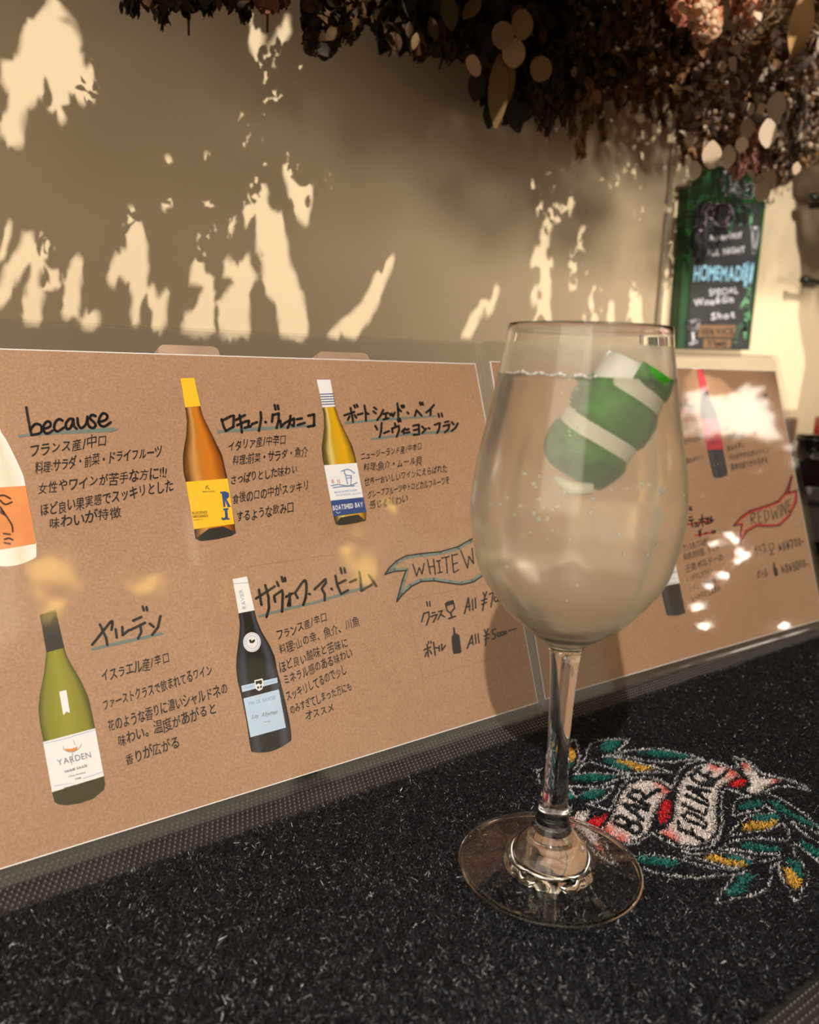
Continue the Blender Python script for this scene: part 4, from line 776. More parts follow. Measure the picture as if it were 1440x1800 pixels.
def chalk(name, col, strokes, w, texts=(), **k):
    i = Ink(cb, .0018)
    for s in strokes: i.stroke(zb(s), w, True)
    for t in texts: i.text(t[0], *zb([t[1], t[2]]), t[3], .1, .02)
    i.make(name, plain(name, lin(col), .8), cbo, **k)
chalk('painted_script', (235, 235, 240), [[(705, 425), (682, 470), (690, 535), (722, 565)], [(725, 418), (728, 425)], [(752, 450), (742, 530), (760, 540)], [(792, 440), (780, 545), (800, 540)], [(715, 582), (760, 560), (800, 592), (850, 602), (898, 590), (905, 525), (882, 505), (865, 540)], [(810, 505), (840, 490), (852, 540), (822, 560), (810, 505)]], 5)
chalk('pink_chalk', (222, 196, 222), [[(535, 835), (560, 760), (548, 700), (598, 650), (600, 745)], [(600, 700), (640, 765), (650, 665)], [(655, 660), (645, 780), (715, 790), (752, 725), (722, 662), (665, 665)]], 6.5)
chalk('chalk_leaf', (104, 160, 122), [[(760, 682), (830, 668), (890, 692)], [(830, 670), (800, 735), (815, 795)], [(790, 700), (752, 770), (738, 845)], [(900, 702), (888, 795)]], 5)
chalk('chalk_vine', (104, 160, 122), [[(880, 1250), (860, 1420), (850, 1560)], [(870, 1310), (820, 1390)], [(862, 1400), (880, 1470)], [(850, 1500), (790, 1560), (780, 1640)], [(850, 1520), (850, 1610)]], 5)
chalk('white_chalk', (205, 205, 215), [[(895, 822), (948, 822)], [(905, 822), (905, 920), (912, 1000)], [(945, 822), (940, 900), (915, 995)], [(440, 1500), (515, 1490), (490, 1560), (450, 1540), (440, 1500)], [(472, 1550), (480, 1640)], [(455, 1655), (500, 1640)]], 4.5, [('Aperitif', (580, 915), (830, 890), 12), ('ALL NIGHT', (570, 1020), (850, 1000), 12), ('SPECIAL', (590, 1310), (800, 1290), 12), ('Wine&Gin', (480, 1385), (770, 1355), 13), ('Shot', (600, 1480), (780, 1465), 14)])
chalk('blue_chalk', (150, 205, 235), [[(870, 1075), (850, 1240)], [(905, 1080), (885, 1215)]], 5, [('HOMEMADE', (475, 1195), (860, 1195), 29)])
i = Ink(cb, .0018); i.fill(zb([(520, 1520), (785, 1520), (775, 1605), (510, 1605)])).fill(zb([(550, 1620), (750, 1620), (745, 1686), (545, 1686)])); i.make('tan_tag', plain('tan_tag', lin((130, 98, 70)), .8), cbo)
i = Ink(cb, .0022); i.text('SERVICE', *zb([(530, 1590), (770, 1590)]), 13, 0, .02).text('TIME', *zb([(570, 1672), (725, 1672)]), 11, 0, .02); i.make('tag_lettering', SLATE, cbo)

# wall pegs, right edge
for (x0, y0), lab in (((1430, 348), 'upper black wall peg at the right edge'), ((1414, 492), 'lower black wall peg at the right edge')):
    a = on_depth(x0, y0, WALL_Y - .03); pg = empty('wall_peg', (a[0], WALL_Y, a[2]), label=lab, cat='wall peg')
    bm = bmesh.new(); bmesh.ops.create_uvsphere(bm, u_segments=16, v_segments=10, radius=.0062, matrix=Matrix.Translation(a)); me = bpy.data.meshes.new('ball'); bm.to_mesh(me); bm.free()
    child('ball_end', me, M['metal_black'], pg, True)
    child('bar', tube([a, a + np.array([.09, 0, -.001])], .0042), M['metal_black'], pg); child('bracket', tube([a + np.array([.05, 0, 0]), (a[0] + .05, WALL_Y, a[2])], .003), M['metal_black'], pg)

# dark bottles at the right edge
BG = glass('brown_black_glass', color=(.10, .05, .03, 1), ior=1.5)
def bottle(x, ytop, o, R_, cap, lab, neck=.3):
    a = on_depth(x, ytop, o); H = a[2] + .006; c = (float(a[0]), o, -.006)
    b = empty('wine_bottle', c, label=lab, cat='bottle')
    pr = [(0, 0), (R_ * .9, 0), (R_, .004), (R_, H * .55), (R_ * .96, H * .62), (R_ * .45, H * .76), (R_ * .38, H * .8), (R_ * .38, H * .93), (R_ * .42, H * .94), (R_ * .42, H), (0, H)]
    child('body', orient(lathe(pr, c, 48), c), plain('dark_bottle_glass', (.010, .006, .005), .08), b, True)
    if cap: child('capsule', orient(lathe([(R_ * .40, H * .8), (R_ * .44, H * .82), (R_ * .44, H + .001), (0, H + .001)], c, 32), c), cap, b, True)
    child('paper_label', orient(lathe([(R_ + .0004, H * .12), (R_ + .0004, H * .42)], c, 48), c), plain('dark_label', (.03, .02, .016), .5), b, True)
bottle(1432, 764, .47, .046, None, 'dark brown bottle standing behind the red wine menu at the right edge')
bottle(1458, 735, .55, .040, plain('red_capsule', (.35, .012, .012), .35), 'dark bottle with a red capsule, behind the brown bottle at the right edge')
bpy.data.objects.remove(bpy_glyphs)

# ------------------------------------------------------------------ dried flower garland
def leaf_cloud(C, size, ratio, normal, along, curl, col, two=5):
    """one curved leaf (2 x 4 quads) per row of C; along = tip direction, normal = facing direction"""
    n = len(C); t = np.linspace(0, 1, two); prof = np.sin(np.pi * np.clip(t * .96 + .02, 0, 1)) ** (.5 if np.mean(ratio) > .8 else .75)
    along = along / np.linalg.norm(along, axis=1, keepdims=True); normal = normal - along * np.sum(along * normal, 1, keepdims=True); normal /= np.linalg.norm(normal, axis=1, keepdims=True) + 1e-9
    side = np.cross(normal, along); V = np.zeros((n, two, 3, 3))
    for i in range(two):
        mid = C + along * (size * (t[i] - .5))[:, None] + normal * (curl * size * (-(t[i] - .5) ** 2))[:, None]
        for j, e in enumerate((-1, 0, 1)):
            V[:, i, j] = mid + side * (size * ratio * .5 * prof[i] * e)[:, None] + normal * (abs(e) * curl * size * ratio * .25)[:, None]
    b = np.arange(n)[:, None] * (two * 3)
    q = np.array([(i * 3 + j, i * 3 + j + 1, i * 3 + j + 4, i * 3 + j + 3) for i in range(two - 1) for j in (0, 1)])
    return V.reshape(-1, 3), (b[:, None] + q[None]).reshape(-1, 4), np.repeat(col, two * 3, 0)
def unit(n): v = rng.normal(size=(n, 3)); return v / np.linalg.norm(v, axis=1, keepdims=True)
def poly_points(poly, n, o0, o1):
    P = np.array(poly); lo, hi = P.min(0), P.max(0); out = []
    while sum(map(len, out)) < n:
        q = rng.uniform(lo, hi, (n * 3, 2)); out.append(q[in_poly(q, poly)])
    q = np.concatenate(out)[:n]; o = rng.uniform(o0, o1, n)
    return np.array([on_depth(x, y, d) for (x, y), d in zip(q, o)])
def mixcol(cols, n):
    c = np.array([lin(q)[:3] for q in cols]); k = rng.integers(0, len(c), n); return c[k] * rng.uniform(.6, 1.35, (n, 1))
LEAFM = dyed('dried_leaf', .65, .3, .12); PETAL = dyed('dried_petal', .6, .3, .3); STEM = plain('dried_stem', lin((70, 50, 30)), .7)
RAIL_Z = .93
def leaves(poly, n, sz, ratio, cols, o=(.43, .54), hang=.5, curl=.6, face=.5):
    C = poly_points(poly, n, *o); s = rng.uniform(sz[0], sz[1], n); al = unit(n); al[:, 2] -= hang * 2; nm = unit(n) + np.array([0, -face * 2, 0])
    return leaf_cloud(C, s, ratio, nm, al, curl, mixcol(cols, n))
def single(pts, ratio, cols, o):
    C = np.array([on_depth(x, y, o) for x, y, r, a in pts]); k = np.linalg.norm(C - CAM, axis=1) / F_PX; s = np.array([2 * r for x, y, r, a in pts]) * k
    al = np.array([[math.sin(math.radians(a)), 0.1, -math.cos(math.radians(a))] for *_, a in pts]); n = len(pts)
    return leaf_cloud(C, s, ratio, np.array([[-0.55, -1.0, .1]] * n) + rng.normal(0, .12, (n, 3)), al, .15, mixcol(cols, n), 7)
def berries(poly, n, r, cols, o):
    C = poly_points(poly, n, *o); rad = rng.uniform(r[0], r[1], n); base = np.array([v.co[:] for v in ico_me.vertices]); fc = np.array([p.vertices[:] for p in ico_me.polygons])
    V = (C[:, None] + base[None] * rad[:, None, None]).reshape(-1, 3); return V, (np.arange(n)[:, None, None] * len(base) + fc[None]).reshape(-1, 3), np.repeat(mixcol(cols, n), len(base), 0)
def strands(pts, o, w, cols):
    Vs, Qs, Cs, b = [], [], [], 0
    for x, y0, y1 in pts:
        n = 14; ys = np.linspace(y0, y1, n); P = np.array([on_depth(x + 5 * math.sin(y * .05 + x) + (y - y0) * -.03, y, o + .01 * math.sin(x)) for y in ys]); m = 9 * n
        C = np.repeat(P, 9, 0) + rng.normal(0, .0016, (m, 3)); al = unit(m) + np.array([0, 0, -2.0]); v, q, c = leaf_cloud(C, rng.uniform(.004, .009, m) * w, .35, unit(m), al, .4, mixcol(cols, m)); Vs.append(v); Qs.append(q + b); Cs.append(c); b += len(v)
    return np.concatenate(Vs), np.concatenate(Qs), np.concatenate(Cs)
def bunch(name, label, cx, parts, cat='dried flowers', ytop=-40, o=.48):
    top = on_depth(cx, ytop, o); root = empty(name, (top[0], .47, RAIL_Z), label=label, cat=cat, group=None)
    child('stem', tube([(top[0], .47, RAIL_Z + .006), (top[0] + .004, .475, (RAIL_Z + top[2]) / 2), (top[0], o, top[2] - .03)], .0007, 5), STEM, root)
    for pn, (V, Q, c), mt, kind in parts:
        if kind == 'each':
            k = len(V) // 21
            for j in range(k): child(pn, mesh_np(pn, V[j * 21:j * 21 + 21], Q[j * 12:j * 12 + 12] - j * 21, c[j * 21:j * 21 + 21]), mt, root, True)
        else: child(pn, mesh_np(pn, V, Q, c), mt, root, True, kind=kind)
    return root
rail = empty('hanging_rail', (.8, .47, RAIL_Z), label='thin black ceiling rail the dried flower bunches hang from', cat='rail')
child('rod', tube([(-.5, .47, RAIL_Z), (2.3, .47, RAIL_Z)], .008, 10), M['metal_black'], rail)
for x in (-.3, .8, 1.9): child('hanger', tube([(x, .47, RAIL_Z), (x, .47, 1.5)], .002, 6), M['metal_black'], rail)
DK = [(62, 44, 22), (80, 56, 28), (46, 34, 18)]; BRN = [(120, 86, 52), (92, 64, 38), (140, 104, 68)]; GRY = [(176, 158, 142), (136, 118, 104), (104, 88, 74), (206, 188, 172)]
bunch('dried_sprig', 'small dark sprig with drooping tips at the top left of the garland', 330, [('leaf_mass', leaves([(225, -70), (440, -70), (440, 0), (425, 12), (370, 5), (330, 14), (285, 10), (235, 0)], 420, (.006, .013), .5, DK), LEAFM, 'stuff'), ('drooping_tip', strands([(236, 0, 16), (284, 5, 34), (330, 5, 18), (427, 5, 30), (360, 0, 14)], .48, .8, DK), LEAFM, 'stuff')])
bunch('dried_blossom', 'faded pink blossom beside the small dark sprig, at the top of the garland', 470, [('petal_mass', leaves([(445, -60), (505, -60), (500, 5), (480, 16), (455, 14)], 160, (.006, .012), .8, [(150, 104, 84), (120, 80, 64)]), PETAL, 'stuff')])
bunch('dried_hops', 'dark brown cone shaped hops cluster hanging left of the garland centre', 585, [('hop_cone', leaves([(535, -70), (640, -70), (640, 40), (615, 78), (600, 60), (578, 98), (545, 90), (535, 55)], 700, (.006, .011), .7, DK), LEAFM, 'stuff'), ('hop_tip', berries([(538, 60), (575, 60), (572, 98), (545, 92)], 40, (.002, .004), [(58, 40, 22), (90, 70, 50)], (.46, .5)), LEAFM, 'stuff')])
bunch('dried_foliage', 'dim brown leafy bunch between the hops and the round cream leaves', 750, [('leaf_mass', leaves([(635, -70), (880, -70), (880, 60), (840, 95), (770, 90), (700, 85), (650, 40)], 1100, (.010, .024), .55, DK, (.47, .57)), LEAFM, 'stuff'), ('pale_leaf', single([(790, 20, 26, 20), (762, 50, 16, 30), (830, 15, 22, -40), (700, 75, 12, 10), (730, 72, 12, -10)], .5, [(110, 86, 54), (80, 60, 34)], .46), LEAFM, 'each')])
bunch('silver_dollar_branch', 'branch of round cream leaves over dark foliage above the wine glass', 910, [('dark_leaf', leaves([(850, -70), (1010, -70), (1010, 150), (975, 215), (960, 165), (930, 200), (890, 205), (845, 160), (840, 90)], 750, (.010, .022), .6, DK, (.46, .55)), LEAFM, 'stuff'),
  ('round_leaf', single([(884, 62, 19, 0), (903, 93, 20, 10), (918, 43, 20, 10), (951, 121, 19, -20), (833, 116, 17, 80)], .92, [(168, 132, 98), (176, 138, 104), (140, 104, 68)], .44), LEAFM, 'each'), ('hanging_leaf', single([(876, 160, 52, 4), (890, 150, 42, -8)], .32, [(120, 92, 54)], .45), LEAFM, 'each'), ('drooping_leaf', single([(862, 200, 22, 0), (905, 205, 26, 35), (915, 200, 22, -20), (838, 150, 24, 0)], .6, [(40, 28, 14)], .46), LEAFM, 'each')])
bunch('dried_spray', 'thin dark spray hanging right of the round cream leaves', 975, [('spray', strands([(952, 100, 225), (965, 90, 232), (985, 100, 200), (1000, 90, 215), (940, 150, 205)], .46, 1.0, [(56, 38, 20), (74, 52, 30)]), LEAFM, 'stuff')])
bunch('dried_amaranth', 'fluffy tan brown amaranth with long drooping tassels above the glass rim', 1090, [('flower_mass', leaves([(1000, -70), (1200, -70), (1235, 130), (1190, 165), (1120, 175), (1060, 175), (1020, 190), (1000, 120)], 1500, (.006, .014), .6, BRN + DK, (.44, .55)), PETAL, 'stuff'), ('tassel', strands([(1012, 150, 235), (1028, 150, 272), (1044, 150, 215), (1058, 150, 245), (1090, 140, 190), (1118, 140, 195), (1140, 140, 205), (1165, 140, 215), (1180, 140, 190), (1200, 150, 250), (1210, 150, 280), (1225, 160, 300)], .5, 1.1, [(150, 120, 84), (122, 96, 62)]), PETAL, 'stuff')])
hyd = bunch('dried_hydrangea', 'brightly lit pink hydrangea head at the top right of the garland', 1220, [('petal_mass', leaves([(1165, -70), (1272, -70), (1266, 45), (1245, 66), (1215, 50), (1185, 30)], 420, (.007, .013), .85, [(236, 170, 140), (214, 140, 116), (244, 200, 160)], (.42, .46)), PETAL, 'stuff'), ('floret', berries([(1195, 10), (1262, 0), (1262, 52), (1240, 68), (1222, 60)], 34, (.0022, .0036), [(250, 214, 180)], (.405, .42)), PETAL, 'stuff')], o=.44)
bunch('cream_statice', 'pale cream flower cluster right of the pink hydrangea', 1310, [('petal_mass', leaves([(1280, -60), (1340, -60), (1334, 28), (1310, 55), (1290, 35)], 220, (.006, .011), .8, [(236, 208, 184), (220, 180, 150), (196, 130, 100)], (.42, .46)), PETAL, 'stuff')], o=.44)
bunch('curly_grass', 'curly beige dried grass at the top right corner', 1380, [('blade', leaves([(1310, -60), (1450, -60), (1450, 60), (1390, 88), (1330, 62)], 420, (.012, .03), .08, [(176, 146, 112), (140, 112, 82), (110, 86, 60)], (.43, .5), 0.0, 2.5), LEAFM, 'stuff'), ('broad_leaf', single([(1408, 42, 42, -4)], .42, [(176, 136, 88)], .42), LEAFM, 'each')], o=.44)
bunch('dried_pods', 'dense grey brown bunch with pale seed pods hanging in front of the chalkboard top', 1320, [('flower_mass', leaves([(1215, 55), (1460, 55), (1460, 270), (1420, 285), (1380, 320), (1350, 315), (1330, 284), (1280, 268), (1245, 286), (1222, 290), (1205, 250), (1205, 170)], 1700, (.007, .016), .6, GRY + BRN + DK[:1], (.43, .55)), PETAL, 'stuff'),
  ('small_berry', berries([(1225, 110), (1440, 90), (1440, 260), (1370, 320), (1300, 290), (1240, 280)], 170, (.0018, .0032), [(150, 130, 112), (120, 100, 86), (196, 176, 156)], (.425, .45)), PETAL, 'stuff'),
  ('seed_pod', single([(1365, 186, 19, 5), (1313, 226, 16, 30), (1320, 192, 9, 40), (1280, 276, 17, 10), (1251, 272, 20, 8), (1304, 254, 12, -5), (1297, 86, 8, 0), (1288, 112, 12, 70), (1270, 117, 8, 30), (1350, 234, 20, 15), (1400, 296, 9, 0), (1340, 336, 16, -10), (1354, 312, 12, 5), (1222, 300, 14, 4), (1338, 190, 8, 0)], .8, [(226, 204, 182), (206, 182, 160)], .40), PETAL, 'each'), ('pink_tip', strands([(1292, 270, 310), (1300, 270, 300), (1330, 230, 300), (1340, 240, 290)], .42, .9, [(170, 116, 104), (140, 100, 90)]), PETAL, 'stuff'), ('feather', strands([(1400, 170, 290), (1408, 165, 260), (1416, 160, 220)], .43, 1.2, [(150, 136, 120), (90, 78, 66)]), PETAL, 'stuff')], o=.46)

# unseen leaf mass added overhead, gaps shaped to throw the wall's light patches
q7 = lambda p: Z(0, 0, 2.88, p)
q8 = lambda p: Z(400, 0, 2.88, p)
q9 = lambda p: Z(780, 200, 3.4286, p)
OPEN = [q7(p) for p in ([(245, 10), (300, 10), (285, 130), (270, 220), (390, 205), (395, 300), (370, 400), (340, 470), (290, 520), (270, 560), (265, 490), (290, 430), (285, 370), (240, 360), (200, 420), (190, 490), (150, 520), (120, 560), (110, 610), (115, 740), (55, 735), (60, 690), (10, 680), (0, 640), (40, 560), (80, 470), (20, 430), (5, 380), (20, 320), (95, 310), (110, 180), (165, 95), (180, 160), (165, 210), (190, 200), (215, 120)],
 [(390, 420), (430, 345), (475, 380), (465, 440), (465, 520), (440, 490), (410, 530), (395, 480)], [(300, 590), (330, 575), (335, 605), (305, 610)], [(850, 775), (880, 840), (880, 950), (860, 1040), (820, 1045), (830, 950), (825, 860)],
 [(640, 1080), (690, 1050), (720, 1150), (740, 1220), (735, 1290), (755, 1350), (735, 1430), (700, 1560), (690, 1640), (670, 1640), (675, 1520), (660, 1400), (640, 1340), (560, 1430), (545, 1420), (570, 1320), (640, 1270)],
 [(145, 1170), (158, 1230), (90, 1370), (20, 1540), (-10, 1560), (-10, 1480), (60, 1330)], [(245, 1170), (262, 1190), (210, 1330), (180, 1460), (138, 1480), (170, 1330), (180, 1260)], [(380, 1300), (412, 1310), (405, 1400), (395, 1490), (343, 1490), (345, 1400)], [(300, 1365), (290, 1440), (238, 1480), (262, 1410)], [(140, 1480), (195, 1500), (195, 1640), (115, 1640)], [(330, 1520), (402, 1500), (388, 1580), (318, 1620)], [(485, 1570), (492, 1650), (405, 1650), (445, 1600)],
 [(768, 1430), (800, 1540), (848, 1460), (842, 1560), (828, 1670), (778, 1670)], [(1050, 985), (1085, 1040), (1135, 970), (1160, 970), (1185, 1120), (1165, 1200), (1115, 1110), (1090, 1160), (1040, 1220), (1030, 1320), (1000, 1420), (970, 1450), (970, 1350), (1000, 1270), (1015, 1120)],
 [(1060, 1400), (1080, 1400), (1070, 1690), (915, 1680), (940, 1620), (1000, 1550)], [(1250, 1280), (1265, 1350), (1295, 1400), (1265, 1440), (1255, 1540), (1265, 1700), (1130, 1690), (1135, 1520), (1200, 1420)], [(1140, 1320), (1180, 1320), (1180, 1370), (1145, 1390)], [(0, 1280), (45, 1120), (60, 1120), (20, 1280), (0, 1320)], [(1040, 780), (1060, 780), (1060, 815), (1040, 815)])]
OPEN += [q8(p) for p in ([(60, 575), (90, 580), (105, 650), (120, 750), (150, 775), (180, 790), (180, 900), (195, 1020), (230, 1090), (270, 1080), (285, 1160), (305, 1250), (300, 1330), (345, 1380), (360, 1480), (395, 1560), (405, 1700), (270, 1700), (255, 1560), (235, 1510), (205, 1500), (190, 1440), (180, 1390), (200, 1320), (190, 1250), (145, 1240), (150, 1060), (110, 1090), (95, 1140), (75, 1050), (75, 930), (60, 820), (30, 745), (55, 680)],
 [(120, 165), (157, 175), (172, 280), (202, 420), (240, 510), (250, 450), (277, 450), (295, 560), (310, 660), (370, 760), (420, 880), (432, 960), (415, 1080), (395, 1150), (350, 1080), (315, 1000), (285, 820), (260, 720), (215, 800), (190, 790), (195, 640), (180, 510), (195, 470), (163, 340), (128, 210)],
 [(845, 1275), (838, 1330), (740, 1580), (690, 1650), (640, 1710), (590, 1700), (600, 1660), (540, 1700), (505, 1700), (600, 1610), (680, 1540), (750, 1400)], [(288, 85), (307, 85), (314, 165), (293, 165)], [(348, 305), (372, 305), (390, 435), (368, 435)], [(505, 845), (533, 915), (522, 950), (488, 920)], [(1296, 1515), (1312, 1525), (1235, 1700), (1185, 1700)], [(1363, 1440), (1373, 1465), (1332, 1595), (1316, 1585)])]
OPEN += [q9(p) for p in ([(595, 700), (632, 705), (632, 800), (600, 800), (583, 760)], [(560, 800), (585, 810), (555, 905), (525, 915), (535, 860)], [(580, 890), (655, 885), (650, 1000), (632, 1100), (650, 1290), (530, 1290), (570, 1180), (600, 1100), (590, 1000)], [(780, 800), (820, 850), (815, 970), (785, 1060), (755, 1060), (775, 960), (750, 900)], [(835, 680), (855, 690), (830, 735), (812, 735)], [(830, 790), (850, 850), (870, 930), (850, 960), (825, 880)],
 [(915, 1040), (955, 1060), (950, 1130), (930, 1280), (830, 1290), (860, 1150)], [(1000, 1130), (1025, 1150), (1020, 1290), (990, 1290)], [(1140, 1010), (1185, 1090), (1200, 1290), (1110, 1290), (1120, 1120)], [(1180, 450), (1215, 480), (1190, 640), (1175, 720), (1155, 700), (1155, 580)], [(1130, 190), (1185, 210), (1185, 290), (1150, 390), (1115, 330), (1115, 240)], [(1190, 80), (1265, 110), (1255, 240), (1225, 280), (1205, 200)], [(1285, 0), (1325, 10), (1310, 80), (1285, 60)], [(550, 1050), (565, 1060), (545, 1130), (525, 1130)])]
OPEN += [[(1176, 215), (1230, 290), (1350, 340), (1390, 330), (1400, 430), (1408, 470), (1402, 560), (1415, 640), (1400, 720), (1165, 720), (1160, 600)]]
OPEN_CARD = [z7([(570, 195), (640, 250), (760, 290), (850, 390), (930, 380), (985, 325), (1005, 345), (985, 400), (1030, 450), (1050, 520), (1085, 560), (1090, 620), (1185, 840), (1060, 920), (980, 1020), (800, 960), (740, 800), (640, 640), (520, 400), (500, 300)])]
HYD = np.array([on_depth(1225, 25, .43), on_depth(1310, 15, .44)])
GXP, GYP = np.meshgrid(np.arange(-100, 1540, 2), np.arange(-100, 760, 2)); GP = np.stack([GXP.ravel(), GYP.ravel()], 1).astype(float)
def raster(polys):
    m = np.zeros(len(GP), bool)
    for poly in polys: m |= in_poly(GP, poly)
    return m.reshape(GXP.shape)
MASK_W, MASK_C = raster(OPEN), raster(OPEN_CARD)
def look(mask, q):
    j = np.round((q[:, 0] + 100) / 2).astype(int); i = np.round((q[:, 1] + 100) / 2).astype(int); ok = (i >= 0) & (j >= 0) & (i < mask.shape[0]) & (j < mask.shape[1])
    r = np.zeros(len(q), bool); r[ok] = mask[i[ok], j[ok]]; return r
def lit_target(P):                                             # does the lamp ray through P end inside an opening?
    v = P - WALL_LAMP; T = WALL_LAMP + v * ((WALL_Y - WALL_LAMP[1]) / np.maximum(v[:, 1:2], 1e-4)); q = project(T); bad = look(MASK_W, q) & (v[:, 1] > 0.05)
    c = CARD[1]; t = ((c.O - WALL_LAMP) @ c.n) / (v @ c.n); X = WALL_LAMP + v * t[:, None]; s = (X - c.O) @ c.d; u = (X - c.O) @ c.u; on = (s > 0) & (s < .303) & (u > 0) & (u < .216)
    bad = np.where(on, look(MASK_C, project(X)), bad)
    for H, r in zip(HYD, (.032, .024)):
        w = H - WALL_LAMP; k = (v @ w) / np.sum(v * v, 1); bad |= np.linalg.norm(w - v * k[:, None], axis=1) < r
    return bad
A13 = np.linspace(0, 4, 13); A9 = np.linspace(0, 2, 9)
def refine(V):                                                 # 5 x 3 leaf grid -> 13 x 9 sample points
    g = V.reshape(-1, 5, 3, 3); i0 = np.minimum(A13.astype(int), 3); f = (A13 - i0)[None, :, None, None]; g = g[:, i0] * (1 - f) + g[:, i0 + 1] * f
    j0 = np.minimum(A9.astype(int), 1); f = (A9 - j0)[None, None, :, None]; return (g[:, :, j0] * (1 - f) + g[:, :, j0 + 1] * f).reshape(-1, 3)
LT = np.array(TABLE_LAMP)
def table_path(P):                                             # would a leaf at P stand in the table lamp's beam?
    v = P - LT; r = np.zeros(len(P), bool)
    for c in CARD:
        t = ((c.O - LT) @ c.n) / (v @ c.n); X = LT + v * t[:, None]; a = (X - c.O) @ c.d; u = (X - c.O) @ c.u; r |= (a > -.05) & (a < .36) & (u > -.03) & (u < .235) & (t > 1)
    t = -LT[2] / np.minimum(v[:, 2], -1e-3); X = LT + v * t[:, None]; return r | ((X[:, 1] > -.02) & (X[:, 1] < .36) & (X[:, 0] > -.4) & (X[:, 0] < 1.1))
def leaf_mask(name, label, jobs):
    CV, CQ, CC, base = [], [], [], 0
    for n, tgt, yr, sz, *thin in jobs:
        T = tgt(n); yc = rng.uniform(*yr, n); t = (yc - WALL_LAMP[1]) / (T[:, 1] - WALL_LAMP[1]); C = WALL_LAMP + (T - WALL_LAMP) * t[:, None]; s = rng.uniform(*sz, n)
        nm = (WALL_LAMP - C) / np.linalg.norm(WALL_LAMP - C, axis=1, keepdims=True) + rng.normal(0, .25, (n, 3))
        V, Q, c = leaf_cloud(C, s, .28 if thin else .62, nm, unit(n) * (.35 if thin else 1) + np.array([0, 0, -.9 if thin else -.3]), .3, mixcol(DK + BRN, n))
        pr = project(V); dep = ((V - CAM) @ FWD).reshape(n, 15); inview = ((pr[:, 0] > -60) & (pr[:, 0] < 1500) & (pr[:, 1] > -40) & (pr[:, 1] < 1860)).reshape(n, 15).any(1) & (dep.max(1) > 0)
        ok = ~lit_target(refine(V)).reshape(n, 117).any(1) & ~inview & ~table_path(C) & (C[:, 2] > .29)
        k = ok.sum(); qq = np.array([(i * 3 + j, i * 3 + j + 1, i * 3 + j + 4, i * 3 + j + 3) for i in range(4) for j in (0, 1)])
        CV.append(V.reshape(n, 15, 3)[ok].reshape(-1, 3)); CQ.append((np.arange(k)[:, None, None] * 15 + qq).reshape(-1, 4) + base); CC.append(c.reshape(n, 15, 3)[ok].reshape(-1, 3)); base += k * 15
    link(name, mesh_np(name, np.concatenate(CV), np.concatenate(CQ), np.concatenate(CC)), LEAFM, None, True, kind='stuff', label=label, cat='light mask')
wall_t = lambda n: np.stack([rng.uniform(-.25, 1.75, n), np.full(n, WALL_Y), rng.uniform(-.02, .80, n)], 1)
wallb_t = lambda n: np.stack([rng.uniform(-.15, 1.3, n), np.full(n, WALL_Y), rng.uniform(.12, .40, n)], 1)
wallc_t = lambda n: np.stack([rng.uniform(-.5, 1.8, n), np.full(n, WALL_Y), rng.uniform(-.6, .10, n)], 1)
def card0_t(n):
    c = CARD[0]; return c.O + rng.uniform(-.05, .33, (n, 1)) * c.d + rng.uniform(-.02, .19, (n, 1)) * c.u
def card_t(n):
    c = CARD[1]; return c.O + rng.uniform(-.03, .33, (n, 1)) * c.d + rng.uniform(-.03, .24, (n, 1)) * c.u
low_t = lambda n: np.stack([rng.uniform(-.5, 1.5, n), rng.uniform(-.25, .50, n), np.full(n, -.006)], 1)
leaf_mask('leaf_mask_overhead', 'unseen mass of dried brown leaves added overhead, gaps shaped to pattern the wall light', [(9000, wall_t, (-.35, .42), (.025, .05)), (30000, wall_t, (-.35, .42), (.010, .020)), (26000, wallb_t, (-.35, .25), (.008, .019)), (40000, wallb_t, (-.1, .40), (.008, .02), 1), (14000, wall_t, (-.2, .42), (.006, .010)), (1500, card_t, (-.25, .06), (.02, .035)), (5000, card_t, (-.2, .06), (.007, .014))])
leaf_mask('leaf_mask_near_lamp', 'unseen dried leaf cluster added near the wall lamp to block its light from bar and menu', [(4000, low_t, (-.95, -.70), (.02, .035)), (5000, low_t, (-.95, -.70), (.01, .016)), (6000, card0_t, (-.95, -.72), (.012, .025)), (4000, wallc_t, (-.95, -.70), (.012, .03))])  # added leaves that keep the wall lamp off the counter and left menu

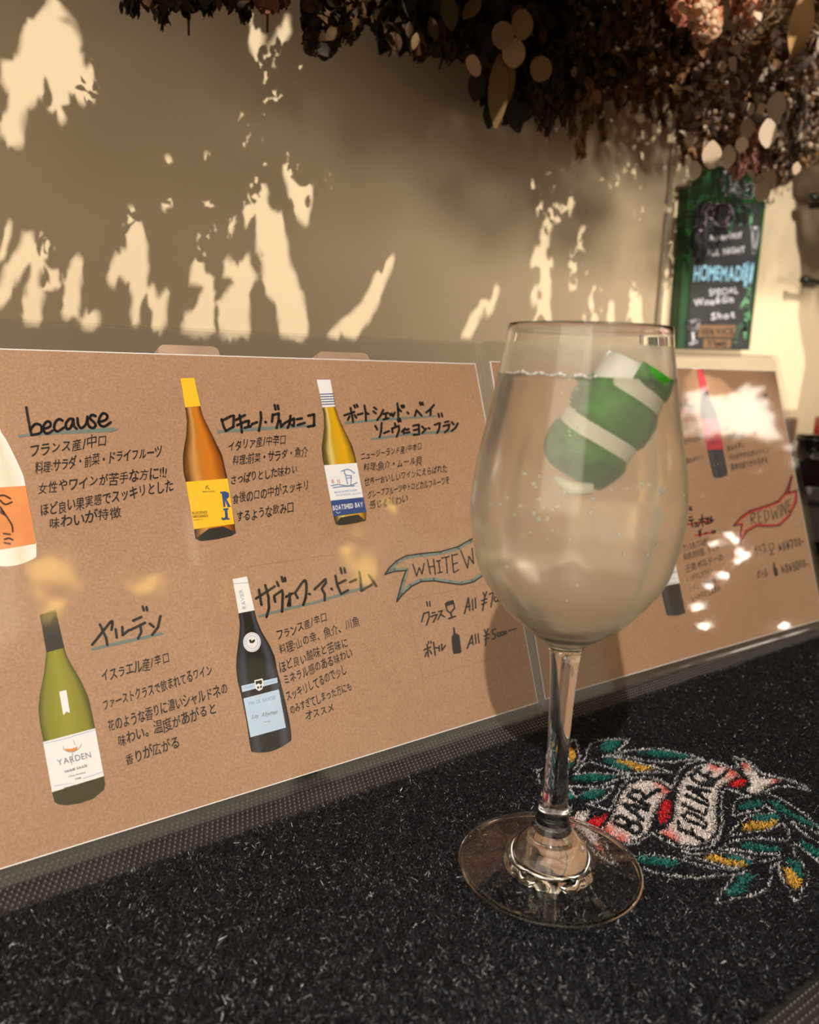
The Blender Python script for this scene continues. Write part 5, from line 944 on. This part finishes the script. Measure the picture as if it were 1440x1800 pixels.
# added leaves masking the right fill light, ragging its glare in the menu holder
def glare_leaves():
    n = 2600; ax = np.array([.80, .45, .35]) - RIGHT_FILL; ax /= np.linalg.norm(ax); e1 = np.cross(ax, [0, 0, 1.0]); e1 /= np.linalg.norm(e1); e2 = np.cross(e1, ax)
    C = RIGHT_FILL + ax * rng.uniform(.02, .06, (n, 1)) + e1 * rng.uniform(-.33, .33, (n, 1)) + e2 * rng.uniform(-.33, .33, (n, 1)); s = np.where(np.arange(n) < 700, rng.uniform(.04, .09, n), rng.uniform(.012, .035, n))
    V, Q, c = leaf_cloud(C, s, .6, ax + rng.normal(0, .2, (n, 3)), unit(n) + np.array([0, 0, -.6]), .25, mixcol(DK + BRN, n)); pl = CARD[1]; R = refine(V)
    q = project(R - 2 * ((R - pl.O) @ pl.n)[:, None] * pl.n); ok = ~look(MASK_C, q).reshape(n, 117).any(1); k = ok.sum()
    qq = np.array([(i * 3 + j, i * 3 + j + 1, i * 3 + j + 4, i * 3 + j + 3) for i in range(4) for j in (0, 1)])
    link('leaf_mask_right', mesh_np('leaf_mask_right', V.reshape(n, 15, 3)[ok].reshape(-1, 3), (np.arange(k)[:, None, None] * 15 + qq).reshape(-1, 4), c.reshape(n, 15, 3)[ok].reshape(-1, 3)), LEAFM, None, True, kind='stuff', label='unseen dried leaves added around the right fill light, shaping its glare on the red wine menu', cat='light mask')
glare_leaves()

# ------------------------------------------------------------------ bar lamps behind the viewer, mirrored in the acrylic
def mirror(card, x, y, yplane):
    pl = CARD[card]; P = pl.px(x, y); v = ray(x, y); r = v - 2 * (v @ pl.n) * pl.n; return P + r * ((yplane - P[1]) / r[1])

def bulb(name, P, r, color, power, label, cat, group, cord=True):
    b = empty(name, tuple(P), label=label, cat=cat, group=group)
    bm = bmesh.new(); bmesh.ops.create_uvsphere(bm, u_segments=20, v_segments=12, radius=r, matrix=Matrix.Translation(P)); me = bpy.data.meshes.new('globe'); bm.to_mesh(me); bm.free()
    child('globe', me, emit(name + '_glow', color, power), b, True)
    child('cap', tube([(P[0], P[1], P[2] + r * .9), (P[0], P[1], P[2] + r * 1.5)], r * .4, 12), M['metal_black'], b)
    child('cord', tube([(P[0], P[1], P[2] + r * 1.4), (P[0], P[1], 1.5)], min(.0025, r * .2), 6), M['metal_black'], b)
for x, y, yp, r in ((90, 1045, -1.5, .045), (255, 1030, -1.55, .04), (500, 985, -1.5, .04), (640, 985, -1.5, .045), (690, 905, -1.6, .05)):
    bulb('globe_lamp', mirror(0, x, y, yp), r, (1.0, .66, .16), 10, 'small amber globe lamp hanging over the far side of the bar', 'lamp', 'amber globe lamps over the bar')
for x, y in ((1260, 908), (1240, 928), (1278, 940), (1290, 950), (1302, 970), (1310, 977), (1255, 955), (1293, 990), (1225, 1066), (1237, 1097), (1376, 1100), (1266, 1013), (1240, 1030)):
    bulb('fairy_light', mirror(1, x, y, -.8), .004, (1.0, .9, .75), 220, 'tiny warm white fairy light hanging beside the bar', 'fairy light', 'fairy lights beside the bar')
